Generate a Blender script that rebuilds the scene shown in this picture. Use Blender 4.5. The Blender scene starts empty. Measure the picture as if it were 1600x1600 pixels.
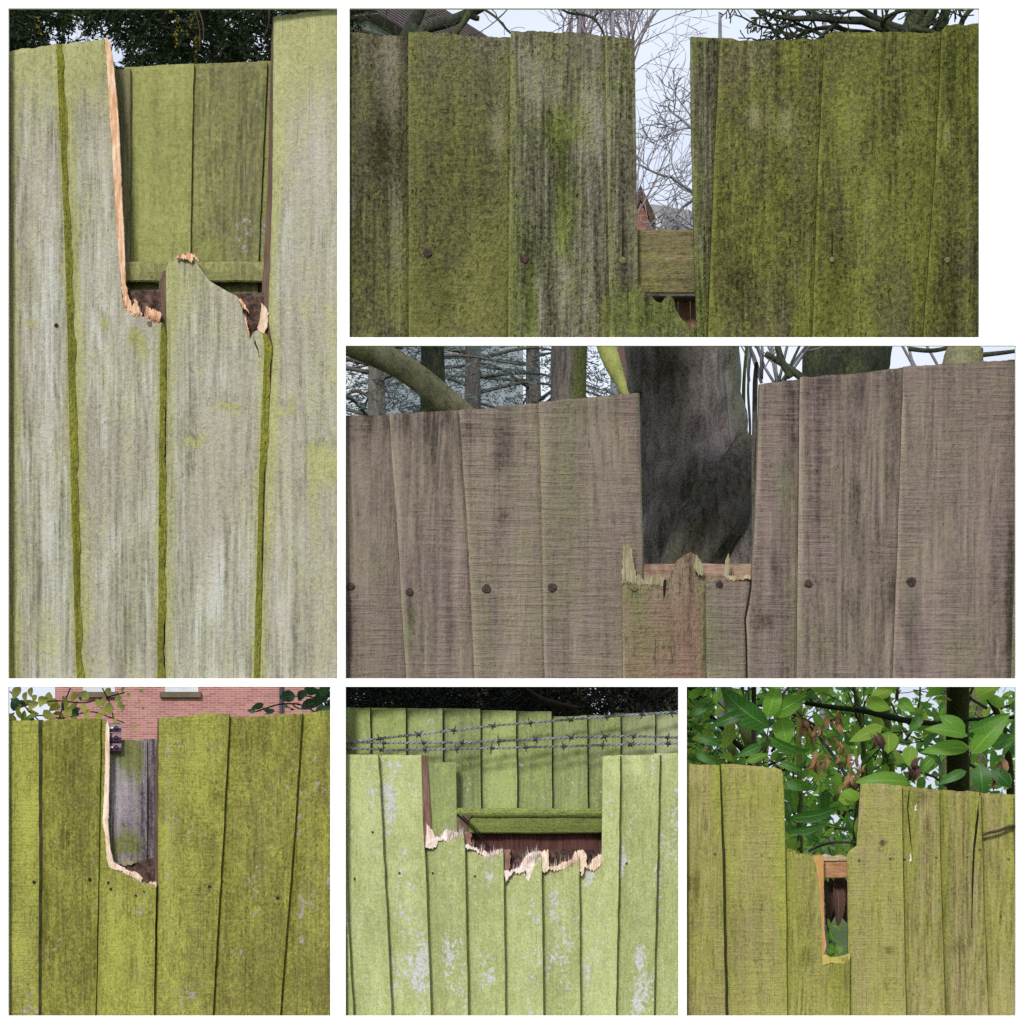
import bpy, bmesh, math, random
import numpy as np
from mathutils import Vector, Matrix, noise as mnoise

scene = bpy.context.scene
C = scene.collection

# ------------------------------------------------------------------ camera, sky, sun, exposure
CAM_D, CAM_Z = 5.0, 1.30
cam_data = bpy.data.cameras.new("camera")
cam_data.sensor_width = 36.0
cam_data.lens = 36.0 * CAM_D / 1.6
cam_data.shift_y = 0.5 / 1.6
cam_data.clip_start = 0.05
cam_data.clip_end = 3000.0
cam = bpy.data.objects.new("camera", cam_data)
C.objects.link(cam)
cam.location = (0.0, -CAM_D, CAM_Z)
cam.rotation_euler = (math.radians(90), 0, 0)
scene.camera = cam

SUN_EL, SUN_AZ = 33.0, -16.0          # degrees; azimuth from straight behind the camera, minus = from the left
world = bpy.data.worlds.new("World")
scene.world = world
world.use_nodes = True
wt = world.node_tree
wt.nodes.clear()
w_out = wt.nodes.new("ShaderNodeOutputWorld")
w_bg = wt.nodes.new("ShaderNodeBackground")
w_sky = wt.nodes.new("ShaderNodeTexSky")
w_sky.sky_type = 'NISHITA'
w_sky.sun_disc = False
w_sky.sun_elevation = math.radians(SUN_EL)
w_sky.sun_rotation = math.radians(180 + SUN_AZ)
w_sky.dust_density = 3.0
w_tc = wt.nodes.new("ShaderNodeTexCoord")
w_map = wt.nodes.new("ShaderNodeMapping")
w_map.inputs["Scale"].default_value = (1.0, 1.0, 2.6)
w_noise = wt.nodes.new("ShaderNodeTexNoise")
w_noise.inputs["Scale"].default_value = 4.0
w_noise.inputs["Detail"].default_value = 5.0
w_ramp = wt.nodes.new("ShaderNodeValToRGB")
w_ramp.color_ramp.elements[0].position = 0.30
w_ramp.color_ramp.elements[0].color = (4.0, 4.5, 5.6, 1)
w_ramp.color_ramp.elements[1].position = 0.68
w_ramp.color_ramp.elements[1].color = (6.1, 6.4, 7.0, 1)
w_mix = wt.nodes.new("ShaderNodeMix")
w_mix.data_type = 'RGBA'
w_mix.inputs[0].default_value = 0.88
wt.links.new(w_tc.outputs["Generated"], w_map.inputs[0])
wt.links.new(w_map.outputs[0], w_noise.inputs["Vector"])
wt.links.new(w_noise.outputs[0], w_ramp.inputs[0])
wt.links.new(w_sky.outputs[0], w_mix.inputs[6])
wt.links.new(w_ramp.outputs[0], w_mix.inputs[7])
wt.links.new(w_mix.outputs[2], w_bg.inputs[0])
wt.links.new(w_bg.outputs[0], w_out.inputs[0])
w_bg.inputs[1].default_value = 0.075

sun_data = bpy.data.lights.new("sun", 'SUN')
sun_data.energy = 1.5
sun_data.angle = math.radians(11)
sun_data.color = (1.0, 0.97, 0.92)
sun = bpy.data.objects.new("sun", sun_data)
C.objects.link(sun)
_el, _az = math.radians(SUN_EL), math.radians(SUN_AZ)
sun_dir = Vector((math.sin(_az) * math.cos(_el), -math.cos(_az) * math.cos(_el), math.sin(_el)))
sun.rotation_euler = sun_dir.to_track_quat('Z', 'Y').to_euler()
sun.location = (-2, -6, 6)

scene.view_settings.view_transform = 'Standard'
scene.view_settings.look = 'None'
scene.view_settings.gamma = 1.0
scene.view_settings.exposure = 1.12
scene.render.engine = 'CYCLES'
scene.cycles.use_denoising = False
scene.cycles.max_bounces = 6
scene.cycles.transparent_max_bounces = 8

# ------------------------------------------------------------------ helpers
R = random.Random(7)
WORLD = {}


def P(px, py, Y=0.0):
    """a point at depth Y: millimetres on the display wall, measured on the camera's rays"""
    s = (CAM_D + Y) / CAM_D / 1000.0
    return Vector(((px - 800) * s, Y, CAM_Z + (1300 - py) * s))


def lin(c, g=0.78):
    out = []
    for v in c:
        v = v / 255.0
        out.append((v / 12.92 if v <= 0.04045 else ((v + 0.055) / 1.055) ** 2.4) * g)
    return (out[0], out[1], out[2], 1.0)


def empty(name, loc, label, cat, group=None):
    o = bpy.data.objects.new(name, None)
    C.objects.link(o)
    o.location = loc
    o.empty_display_size = 0.05
    o["label"] = label
    o["category"] = cat
    if group:
        o["group"] = group
    WORLD[o] = Vector(loc)
    return o


def tag(o, label, cat, group=None):
    o["label"] = label
    o["category"] = cat
    if group:
        o["group"] = group
    return o


def link(name, me, parent=None, origin=(0, 0, 0)):
    o = bpy.data.objects.new(name, me)
    C.objects.link(o)
    origin = Vector(origin)
    WORLD[o] = origin
    if parent is not None:
        o.parent = parent
        o.location = origin - WORLD[parent]
    else:
        o.location = origin
    return o


def mesh_obj(name, verts, faces, mats, parent=None, origin=None, midx=None, smooth=False):
    verts = np.asarray([tuple(v) for v in verts], dtype=float)
    if origin is None:
        mn, mx = verts.min(0), verts.max(0)
        origin = ((mn[0] + mx[0]) / 2, (mn[1] + mx[1]) / 2, mn[2])
    me = bpy.data.meshes.new(name)
    me.from_pydata((verts - np.array(origin)).tolist(), [], faces)
    for m in (mats if isinstance(mats, (list, tuple)) else [mats]):
        me.materials.append(m)
    if midx is not None:
        me.polygons.foreach_set("material_index", midx)
    if smooth:
        me.polygons.foreach_set("use_smooth", [True] * len(me.polygons))
    me.update()
    return link(name, me, parent, origin)


def _hash(i, j, s):
    n = (i * 374761393 + j * 668265263 + s * 1274126177) & 0xFFFFFFFF
    n = ((n ^ (n >> 13)) * 1103515245) & 0xFFFFFFFF
    return ((n ^ (n >> 16)) & 0xFFFF) / 65535.0


def vn(x, y, s=0):
    """value noise on numpy arrays, 0..1"""
    x = np.asarray(x, dtype=float); y = np.asarray(y, dtype=float)
    xi = np.floor(x).astype(np.int64); yi = np.floor(y).astype(np.int64)
    fx = x - xi; fy = y - yi
    fx = fx * fx * (3 - 2 * fx); fy = fy * fy * (3 - 2 * fy)
    a = _hash(xi, yi, s); b = _hash(xi + 1, yi, s); c = _hash(xi, yi + 1, s); d = _hash(xi + 1, yi + 1, s)
    return (a * (1 - fx) + b * fx) * (1 - fy) + (c * (1 - fx) + d * fx) * fy


# ------------------------------------------------------------------ node helpers
class NT:
    def __init__(self, name):
        self.m = bpy.data.materials.new(name)
        self.m.use_nodes = True
        self.t = self.m.node_tree
        self.t.nodes.clear()
        self.out = self.t.nodes.new("ShaderNodeOutputMaterial")

    def n(self, kind, **kw):
        nd = self.t.nodes.new(kind)
        for k, v in kw.items():
            setattr(nd, k, v)
        return nd

    def l(self, a, b):
        self.t.links.new(a, b)

    def val(self, sock, v):
        if isinstance(v, bpy.types.NodeSocket):
            self.l(v, sock)
        else:
            sock.default_value = v

    def math(self, op, a, b=0.0, c=None, clamp=False):
        nd = self.n("ShaderNodeMath", operation=op, use_clamp=clamp)
        self.val(nd.inputs[0], a); self.val(nd.inputs[1], b)
        if c is not None:
            self.val(nd.inputs[2], c)
        return nd.outputs[0]

    def mix(self, f, a, b, blend='MIX'):
        nd = self.n("ShaderNodeMix", data_type='RGBA', blend_type=blend)
        self.val(nd.inputs[0], f); self.val(nd.inputs[6], a); self.val(nd.inputs[7], b)
        return nd.outputs[2]

    def ramp(self, f, stops):
        nd = self.n("ShaderNodeValToRGB")
        e = nd.color_ramp.elements
        while len(e) < len(stops):
            e.new(0.5)
        for k, (p, c) in enumerate(stops):
            e[k].position = p; e[k].color = c
        self.l(f, nd.inputs[0])
        return nd.outputs[0]

    def smooth(self, v, a, b):
        nd = self.n("ShaderNodeMapRange", interpolation_type='SMOOTHSTEP')
        self.val(nd.inputs[0], v)
        nd.inputs[1].default_value = a; nd.inputs[2].default_value = b
        return nd.outputs[0]

    def noise(self, vec, lam, detail=3.0, rough=0.6, dist=0.0):
        mp = self.n("ShaderNodeMapping")
        mp.inputs["Scale"].default_value = tuple(1000.0 / q for q in lam)
        self.l(vec, mp.inputs[0])
        nz = self.n("ShaderNodeTexNoise")
        nz.inputs["Scale"].default_value = 1.0
        nz.inputs["Detail"].default_value = detail
        nz.inputs["Roughness"].default_value = rough
        nz.inputs["Distortion"].default_value = dist
        self.l(mp.outputs[0], nz.inputs["Vector"])
        return nz.outputs[0]

    def coords(self):
        tc = self.n("ShaderNodeTexCoord")
        oi = self.n("ShaderNodeObjectInfo")
        k = self.math('MULTIPLY', oi.outputs["Random"], 37.0)
        k2 = self.math('MULTIPLY', oi.outputs["Random"], 91.0)
        cb = self.n("ShaderNodeCombineXYZ")
        self.l(k, cb.inputs[0]); self.l(k2, cb.inputs[2]); self.l(k, cb.inputs[1])
        ad = self.n("ShaderNodeVectorMath", operation='ADD')
        self.l(tc.outputs["Object"], ad.inputs[0]); self.l(cb.outputs[0], ad.inputs[1])
        return ad.outputs[0], oi.outputs["Random"]

    def attr(self, name):
        a = self.n("ShaderNodeAttribute", attribute_type='GEOMETRY', attribute_name=name)
        return a.outputs["Fac"]

    def finish(self, col, rough=0.9, height=None, bump=0.5, dist=0.002, spec=0.15):
        b = self.n("ShaderNodeBsdfPrincipled")
        self.val(b.inputs["Base Color"], col)
        self.val(b.inputs["Roughness"], rough)
        b.inputs["Specular IOR Level"].default_value = spec
        if height is not None:
            bp = self.n("ShaderNodeBump")
            bp.inputs["Strength"].default_value = bump
            bp.inputs["Distance"].default_value = dist
            self.l(height, bp.inputs["Height"])
            self.l(bp.outputs[0], b.inputs["Normal"])
        self.l(b.outputs[0], self.out.inputs[0])
        return self.m


def wood(name, dark, mid, light, second, moss_d, moss_l, lichen=(170, 165, 165), moss=0.0, moss_gain=1.0,
         lich=0.0, lich_size=9.0, grain=0.6, fine=0.4, saw=0.3, gran=0.3, sec=0.5, bump=0.6, scale=1.0,
         saw_col=0.25, spread=0.34, tonevar=0.10, horizontal=False, gain=0.78, streak=0.5, crack=0.5, ring=0.25, pit=0.4, saw_bias=0.0):
    """weathered sawn softwood with algae and lichen; wavelengths in millimetres, scaled by the fence's size"""
    t = NT(name)
    v, rnd = t.coords()
    s = scale
    ax = (lambda a, b: (b * s, b * s, a * s)) if horizontal else (lambda a, b: (a * s, a * s, b * s))
    n_ring = t.noise(v, ax(90, 700), 1.5, 0.45, 0.15)
    n_grain = t.noise(v, ax(17, 420), 4, 0.65, 0.15)
    n_fine = t.noise(v, ax(5.0, 110), 2, 0.6, 0.1)
    n_saw = t.noise(v, ax(70, 4.6), 3, 0.65, 0.5)
    n_gran = t.noise(v, ax(5.6, 7.0), 3, 0.7, 0.3)
    n_clump = t.noise(v, ax(24, 34), 3, 0.6, 0.4)
    n_pit = t.noise(v, ax(3.6, 9), 1, 0.5, 0.4)
    n_big = t.noise(v, ax(70, 210), 3, 0.6, 0.4)
    n_big2 = t.noise(v, ax(95, 240), 2, 0.55, 0.3)
    n_mid = t.noise(v, ax(20, 60), 4, 0.68, 0.3)
    a_moss, a_stain, a_pale, a_red = t.attr("moss"), t.attr("stain"), t.attr("pale"), t.attr("red")
    m = t.math
    cen = lambda q, k: m('MULTIPLY', m('SUBTRACT', q, 0.5), k)
    msk = t.smooth(m('ADD', m('ADD', n_big2, saw_bias), cen(rnd, 0.3)), 0.42, 0.58)      # where saw marks show
    inv = m('SUBTRACT', 1.0, m('MULTIPLY', msk, 0.75))
    sawv = m('MULTIPLY', cen(n_saw, 1.0), m('ADD', 0.08, msk))
    finv = m('MULTIPLY', cen(n_fine, 1.0), inv)
    rings = m('MULTIPLY', m('SINE', m('MULTIPLY', n_ring, 2 * math.pi * 15.0)), m('ADD', 0.25, inv))
    rings = m('MULTIPLY', rings, t.smooth(n_mid, 0.36, 0.6))
    pits = m('MULTIPLY', t.smooth(n_pit, 0.40, 0.27), t.smooth(n_clump, 0.40, 0.60))
    tone = m('ADD', m('ADD', cen(n_grain, grain * 1.6), m('MULTIPLY', finv, fine * 1.8)),
             m('ADD', m('MULTIPLY', sawv, saw_col * 1.3), cen(n_gran, gran * 1.35)))
    tone = m('ADD', tone, m('ADD', 0.5, cen(rnd, tonevar * 2)))
    tone = m('ADD', tone, m('ADD', cen(n_mid, 0.3), m('MULTIPLY', rings, ring * 0.22)))
    tone = m('SUBTRACT', tone, m('MULTIPLY', pits, pit * 0.42))
    tone = m('SUBTRACT', m('ADD', tone, a_pale), a_stain)
    col = t.ramp(tone, [(0.12, lin(dark, gain)), (0.5, lin(mid, gain)), (0.88, lin(light, gain))])
    f2 = m('MULTIPLY', t.smooth(m('ADD', n_big2, a_red), 0.42, 0.68), sec)
    sec_c = t.ramp(tone, [(0.1, lin([q * 0.55 for q in second], gain)), (0.55, lin(second, gain)),
                          (0.95, lin([min(255, q * 1.2) for q in second], gain))])
    col = t.mix(f2, col, sec_c)
    # narrow dark drying cracks that follow the grain
    n_crk = t.noise(v, ax(9, 260), 2, 0.5, 0.2)
    crk = m('MULTIPLY', t.smooth(m('ABSOLUTE', m('SUBTRACT', n_crk, 0.5)), 0.014, 0.0),
            m('MULTIPLY', t.smooth(n_mid, 0.5, 0.62), crack))
    col = t.mix(crk, col, lin([q * 0.45 for q in dark], gain))
    # algae: powdery crust, thicker where the paint attribute, the joints and the clumps say so
    mm = m('ADD', m('ADD', cen(n_big, 0.9 * moss_gain), cen(n_clump, 0.7)), m('ADD', cen(n_gran, 1.15), moss))
    mm = m('ADD', mm, m('ADD', a_moss, m('ADD', cen(n_grain, streak), cen(rnd, 0.25))))
    fm = t.smooth(mm, -spread, spread)
    mt_ = m('ADD', m('ADD', cen(n_gran, 1.05), cen(n_clump, 0.45)), m('ADD', m('MULTIPLY', sawv, saw_col * 0.9), cen(n_big, 0.6)))
    mt_ = m('SUBTRACT', m('ADD', mt_, m('ADD', m('MULTIPLY', finv, fine), m('MULTIPLY', rings, ring * 0.12))), m('MULTIPLY', pits, pit * 0.4))
    mt_ = m('ADD', mt_, m('ADD', m('ADD', 0.5, cen(rnd, 0.2)), m('MULTIPLY', a_pale, 0.6)))
    mcol = t.ramp(mt_, [(0.22, lin(moss_d, gain)), (0.78, lin(moss_l, gain))])
    mcol = t.mix(m('MULTIPLY', a_stain, 0.8, clamp=True), mcol, lin([q * 0.5 for q in moss_d], gain))
    col = t.mix(fm, col, mcol)
    # lichen: ragged pale crusts in loose colonies
    a_l = t.attr("lichen")
    n_l1 = t.noise(v, (lich_size * s, lich_size * s, lich_size * 1.25 * s), 4, 0.66, 0.5)
    n_col = t.noise(v, (60 * s, 60 * s, 120 * s), 3, 0.6)
    fl = t.smooth(m('ADD', m('ADD', cen(n_l1, 1.0), cen(n_col, 0.8)), m('ADD', m('MULTIPLY', a_l, 0.29), lich * 0.5 - 0.16)), 0.0, 0.09)
    fl = m('MULTIPLY', fl, m('ADD', 0.35, m('MULTIPLY', n_gran, 0.95), clamp=True))
    lcol = t.mix(n_gran, lin([q * 0.78 for q in lichen], gain), lin([min(255, q * 1.16) for q in lichen], gain))
    col = t.mix(fl, col, lcol)
    h = m('ADD', m('ADD', m('MULTIPLY', sawv, saw * 0.9), m('MULTIPLY', n_gran, gran * 1.3)),
          m('ADD', m('MULTIPLY', finv, fine * 1.3), m('MULTIPLY', n_grain, grain * 0.8)))
    h = m('ADD', h, m('SUBTRACT', m('MULTIPLY', rings, ring * 0.12), m('MULTIPLY', pits, pit * 0.5)))
    h = m('SUBTRACT', m('ADD', h, m('ADD', m('MULTIPLY', fm, 0.12), m('MULTIPLY', fl, 0.10))), crk)
    return t.finish(col, 0.92, h, bump, 0.0045 * s, 0.12)


def fibre(name, c1, c2, c3=None, lam=(4, 60), bump=0.5, gain=0.78):
    """freshly split or raw timber faces"""
    t = NT(name)
    v, rnd = t.coords()
    a = t.noise(v, (lam[0], lam[0], lam[1]), 3, 0.7, 0.2)
    b = t.noise(v, (11, 11, 30), 3, 0.6)
    f = t.math('ADD', t.math('MULTIPLY', a, 0.65), t.math('MULTIPLY', b, 0.35))
    st = [(0.33, lin(c1, gain)), (0.62, lin(c2, gain))]
    if c3:
        st = [(0.36, lin(c1, gain)), (0.49, lin(c2, gain)), (0.60, lin(c3, gain))]
    return t.finish(t.ramp(f, st), 0.85, f, bump, 0.003, 0.15)


def bark(name, dark, mid, moss_c, moss=0.0, lam=(14, 50), bump=0.9, gain=0.78, k=1.0, rough=0.9, spec=0.1):
    t = NT(name)
    v, rnd = t.coords()
    a = t.noise(v, (lam[0] * k, lam[0] * k, lam[1] * k), 5, 0.65, 0.5)
    b = t.noise(v, (90 * k, 90 * k, 150 * k), 4, 0.6)
    c = t.noise(v, (5 * k, 5 * k, 6 * k), 2, 0.6)
    f = t.math('ADD', t.math('MULTIPLY', a, 0.7), t.math('MULTIPLY', c, 0.3))
    col = t.ramp(f, [(0.32, lin(dark, gain)), (0.66, lin(mid, gain))])
    mf = t.math('ADD', t.math('ADD', t.math('MULTIPLY', t.math('SUBTRACT', b, 0.5), 1.6),
                              t.math('MULTIPLY', t.math('SUBTRACT', c, 0.5), 0.9)), moss)
    mf = t.math('ADD', mf, t.math('MULTIPLY', t.attr("moss"), 1.0))
    mk = t.smooth(mf, -0.35, 0.45)
    mc = t.ramp(c, [(0.3, lin([q * 0.6 for q in moss_c], gain)), (0.7, lin(moss_c, gain))])
    return t.finish(t.mix(mk, col, mc), rough, f, bump, 0.006 * k, spec)


def leafmat(name, c1, c2, trans=0.35, rough=0.4, gain=0.78, lam=30, spec=0.4):
    t = NT(name)
    tc = t.n("ShaderNodeTexCoord"); oi = t.n("ShaderNodeObjectInfo")
    g = t.n("ShaderNodeNewGeometry")
    r = t.math('FRACT', t.math('ADD', oi.outputs["Random"], g.outputs["Random Per Island"]))
    col = t.ramp(r, [(0.0, lin(c1, gain)), (1.0, lin(c2, gain))])
    nz = t.noise(tc.outputs["Object"], (lam, lam, lam), 3, 0.6)
    col = t.mix(t.math('MULTIPLY', nz, 0.5), col, lin([q * 0.6 for q in c1], gain))
    rib, alo = t.attr("rib"), t.attr("along")
    vein = t.math('SINE', t.math('MULTIPLY', t.math('SUBTRACT', alo, t.math('MULTIPLY', t.math('SUBTRACT', 1.0, rib), 0.16)), 62.0))
    vm = t.math('MULTIPLY', t.smooth(vein, 0.86, 1.0), 0.22)
    vm = t.math('MAXIMUM', vm, t.math('MULTIPLY', t.smooth(rib, 0.90, 0.98), 0.5))
    col = t.mix(vm, col, lin([min(255, q * 1.3 + 22) for q in c2], gain))
    b = t.n("ShaderNodeBsdfPrincipled")
    t.l(col, b.inputs["Base Color"]); b.inputs["Roughness"].default_value = rough
    b.inputs["Specular IOR Level"].default_value = spec
    bp = t.n("ShaderNodeBump"); bp.inputs["Strength"].default_value = 0.35; bp.inputs["Distance"].default_value = 0.002
    t.l(t.math('ADD', nz, t.math('MULTIPLY', vm, -1.5)), bp.inputs["Height"]); t.l(bp.outputs[0], b.inputs["Normal"])
    tr = t.n("ShaderNodeBsdfTranslucent")
    t.l(t.mix(0.5, col, lin([min(255, q * 1.25) for q in c2], gain)), tr.inputs[0])
    mx = t.n("ShaderNodeMixShader"); mx.inputs[0].default_value = trans
    t.l(b.outputs[0], mx.inputs[1]); t.l(tr.outputs[0], mx.inputs[2])
    t.l(mx.outputs[0], t.out.inputs[0])
    return t.m


def plain(name, c, rough=0.7, var=0.15, lam=20, gain=0.78, bump=0.2, metal=0.0, spec=0.3):
    t = NT(name)
    v, rnd = t.coords()
    a = t.noise(v, (lam, lam, lam), 4, 0.6)
    col = t.ramp(a, [(0.3, lin([q * (1 - var) for q in c], gain)), (0.7, lin([min(255, q * (1 + var)) for q in c], gain))])
    mt = t.finish(col, rough, a, bump, 0.001, spec)
    for nd in t.t.nodes:
        if nd.type == 'BSDF_PRINCIPLED':
            nd.inputs["Metallic"].default_value = metal
    return mt


# ------------------------------------------------------------------ geometry helpers
def ipl(pts, q, by):
    """interpolate a polyline: by='y' gives x at y, by='x' gives y at x"""
    a = sorted(pts, key=lambda p: p[1] if by == 'y' else p[0])
    if by == 'y':
        return np.interp(q, [p[1] for p in a], [p[0] for p in a])
    return np.interp(q, [p[0] for p in a], [p[1] for p in a])


class Fence:
    """one fence: an Empty at its base that parents its boards, rails and nails"""

    def __init__(self, name, label, cat, base, mats, Y0, ybot, ground=None, thick='R', step=0.013, paint=(), fray=1.2,
                 edge_moss=0.0, edge_w=9.0, cell=4.0, seed=1, group=None, edge_pale=0.0):
        self.edge_pale = edge_pale
        self.o = empty(name, base, label, cat, group)
        self.mats, self.Y0, self.ybot, self.ground = mats, Y0, ybot, ground
        self.thick, self.step, self.paint, self.fray = thick, step, list(paint), fray
        self.edge_moss, self.edge_w, self.cell, self.seed = edge_moss, edge_w, cell, seed
        self.boards = []
        self.info = {}

    def field(self, kind, x, y):
        f = np.zeros_like(x)
        for (k, cx, cy, rx, ry, a) in self.paint:
            if k == kind:
                d = ((x - cx) / rx) ** 2 + ((y - cy) / ry) ** 2
                f += a * np.exp(-d)
        return f

    def board(self, L, Rr, T, dY=0.0, stripR=None, stripL=None, mat=None, moss=0.0, tone=0.0, lichen=0.0, red=0.0, fray=None, name="board",
              lap=12.0, ybot=None, step=None, thick=None):
        """L, Rr: edge polylines (x, y); T: top profile (x, y) from left to right; stripR/L = (width, material) slanted edge face"""
        step = self.step if step is None else step
        thick = thick or self.thick
        self.seed += 1
        sd = self.seed
        fray = self.fray if fray is None else fray
        ybot = self.ybot if ybot is None else ybot
        w = abs(ipl(Rr, ybot, 'y') - ipl(L, ybot, 'y'))
        lapL = lap if thick == 'R' else 0.0
        lapR = lap if thick == 'L' else 0.0
        xl0, xr0 = float(ipl(L, T[0][1], 'y')), float(ipl(Rr, T[-1][1], 'y'))
        us = set(np.linspace(0, 1, max(6, int(w / self.cell))).tolist())
        tu, tv = [], []
        for (tx, ty) in T:
            a, b = float(ipl(L, ty, 'y')), float(ipl(Rr, ty, 'y'))
            q = min(1.0, max(0.0, (tx - a) / max(1e-6, b - a)))
            if tu and q <= tu[-1]:
                q = tu[-1] + 0.004
            tu.append(q); tv.append(ty)
            if 0.0 < q < 1.0:
                us.add(q)
        us = sorted(us)
        keep = [us[0]]
        for q in us[1:]:
            if q - keep[-1] > 0.0025:
                keep.append(q)
        keep[-1] = 1.0
        us = keep
        cols = []          # (kind, u)
        if stripL:
            cols += [('sl', 1.0), ('sl', 0.5)]
        elif lapL:
            cols += [('lapL', 1.0)]
        cols += [('f', q) for q in us]
        if stripR:
            cols += [('sr', 0.5), ('sr', 1.0)]
        elif lapR:
            cols += [('lapR', 1.0)]
        nrow = max(8, int((ybot - min(p[1] for p in T)) / (self.cell * 1.7)))
        X, Yp, D, TH = [], [], [], []
        for kind, q in cols:
            uq = q if kind == 'f' else (0.0 if kind in ('sl', 'lapL') else 1.0)
            yt = float(np.interp(uq, tu, tv))
            x = float(ipl(L, yt, 'y')) * (1 - uq) + float(ipl(Rr, yt, 'y')) * uq
            if kind == 'f' or kind[0] == 's':
                yt += (vn(x / 4.0, 0.3, sd) - 0.5) * 2 * fray + (vn(x / 17.0, 0.7, sd + 5) - 0.5) * 2 * fray
            rows = np.linspace(yt, ybot, nrow)
            xs = ipl(L, rows, 'y') * (1 - uq) + ipl(Rr, rows, 'y') * uq
            d = np.zeros_like(rows)
            frac = (1 - uq) if thick == 'R' else uq
            if thick == 'N':
                frac = 0.0
            d += frac * step
            d += 0.0011 * (vn(xs / 30.0, rows / 90.0, sd) - 0.5) + 0.0007 * (vn(xs / 7.0, rows / 60.0, sd + 3) - 0.5)
            d -= 0.0012 * math.sin(math.pi * uq)
            wob = (vn(rows / 23.0, rows * 0 + 0.5, sd + (11 if uq < 0.5 else 17)) - 0.5) * 1.4
            if kind == 'f':
                if q in (0.0, 1.0):
                    d += 0.0012
                    xs = xs + wob
            elif kind == 'sl':
                sw = stripL[0]
                ws = np.array([sw(r) if callable(sw) else sw for r in rows])
                xs = xs + wob - ws * q
                d += 0.0012 + 0.011 * q
            elif kind == 'sr':
                sw = stripR[0]
                ws = np.array([sw(r) if callable(sw) else sw for r in rows])
                xs = xs + wob + ws * q
                d += 0.0012 + 0.011 * q
            elif kind == 'lapL':
                xs = xs - lapL; d += 0.0035
            elif kind == 'lapR':
                xs = xs + lapR; d += 0.0035
            d[0] += 0.0010
            X.append(xs); Yp.append(rows); D.append(d)
            TH.append(0.012 - 0.008 * frac if thick != 'N' else 0.012)
        X = np.array(X); Yp = np.array(Yp); D = np.array(D)
        nc = len(cols)
        Yw = self.Y0 + dY + D
        if self.ground is not None:      # stand on the ground: one long extra row
            X = np.concatenate([X, X[:, -1:]], 1); Yw = np.concatenate([Yw, Yw[:, -1:]], 1)
            Yp2 = np.concatenate([Yp, np.full((nc, 1), self.ground)], 1)
        else:
            Yp2 = Yp
        nr = Yp2.shape[1]
        s = (CAM_D + Yw) / CAM_D / 1000.0
        wx = (X - 800) * s; wz = CAM_Z + (1300 - Yp2) * s
        if self.ground is not None:
            wz[:, -1] = -0.02
        front = np.stack([wx, Yw, wz], -1).reshape(-1, 3)
        ring = [(i, 0) for i in range(nc)] + [(nc - 1, j) for j in range(1, nr)] + [(i, nr - 1) for i in range(nc - 2, -1, -1)] + [(0, j) for j in range(nr - 2, 0, -1)]
        back = [(wx[i, j], self.Y0 + dY + D[i].max() + TH[i] + 0.002, wz[i, j]) for (i, j) in ring]
        nf = len(front)
        faces, mi = [], []
        mats = [mat or self.mats['front'], self.mats['side'], self.mats['top']]
        sl = sr = 0
        if stripL:
            mats.append(stripL[1]); sl = len(mats) - 1
        if stripR:
            mats.append(stripR[1]); sr = len(mats) - 1
        for i in range(nc - 1):
            k = 0
            if cols[i][0] == 'sl':
                k = sl
            if cols[i + 1][0] == 'sr':
                k = sr
            for j in range(nr - 1):
                a = i * nr + j
                faces.append((a, a + 1, a + nr + 1, a + nr)); mi.append(k)
        n = len(ring)
        for q in range(n):
            i, j = ring[q]; i2, j2 = ring[(q + 1) % n]
            faces.append((i * nr + j, i2 * nr + j2, nf + (q + 1) % n, nf + q))
            mi.append(2 if (j == 0 and j2 == 0) else 1)
        faces.append(tuple(nf + q for q in range(n))); mi.append(1)
        verts = np.concatenate([front, np.array(back)], 0)
        o = mesh_obj(name, verts, faces, mats, self.o, None, mi)
        me = o.data
        px = np.concatenate([X.reshape(-1), np.array([X[i, j] for (i, j) in ring])])
        py = np.concatenate([Yp2.reshape(-1), np.array([Yp2[i, j] for (i, j) in ring])])
        jig = lambda k: (vn(px / 9.0, py / 14.0, 40 + k) - 0.5)
        pxj, pyj = px + 7 * jig(1), py + 14 * jig(2)
        fields = {}
        for kind in ("moss", "stain", "pale", "lichen", "red"):
            fields[kind] = self.field(kind, pxj, pyj)
        el, er = ipl(L, py, 'y'), ipl(Rr, py, 'y')
        if self.edge_moss:
            ew = self.edge_w * (0.6 + 0.8 * vn(py / 60.0, py * 0 + sd, sd))
            fields["moss"] += self.edge_moss * (np.exp(-((px - el) / ew) ** 2) + 0.7 * np.exp(-((er - px) / (0.6 * ew)) ** 2))
        if self.edge_pale:
            fields["pale"] += self.edge_pale * np.exp(-(((px - el) if thick == 'L' else (er - px)) / 4.5) ** 2) * (0.4 + 0.9 * vn(py / 40.0, py * 0, sd + 2))
        fields["moss"] += moss; fields["pale"] += tone; fields["lichen"] += lichen; fields["red"] += red
        for kind, f in fields.items():
            at = me.attributes.new(kind, 'FLOAT', 'POINT')
            at.data.foreach_set("value", f.astype(np.float32))
        self.boards.append(o)
        self.info[o] = (L, Rr, thick, step, dY)
        return o

    def surf(self, board, x, y):
        L, Rr, thick, step, dY = self.info[board]
        a, b = float(ipl(L, y, 'y')), float(ipl(Rr, y, 'y'))
        u = min(1.0, max(0.0, (x - a) / max(1e-6, b - a)))
        f = (1 - u) if thick == 'R' else (u if thick == 'L' else 0.0)
        return self.Y0 + dY + f * step - 0.0012 * math.sin(math.pi * u)

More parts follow.
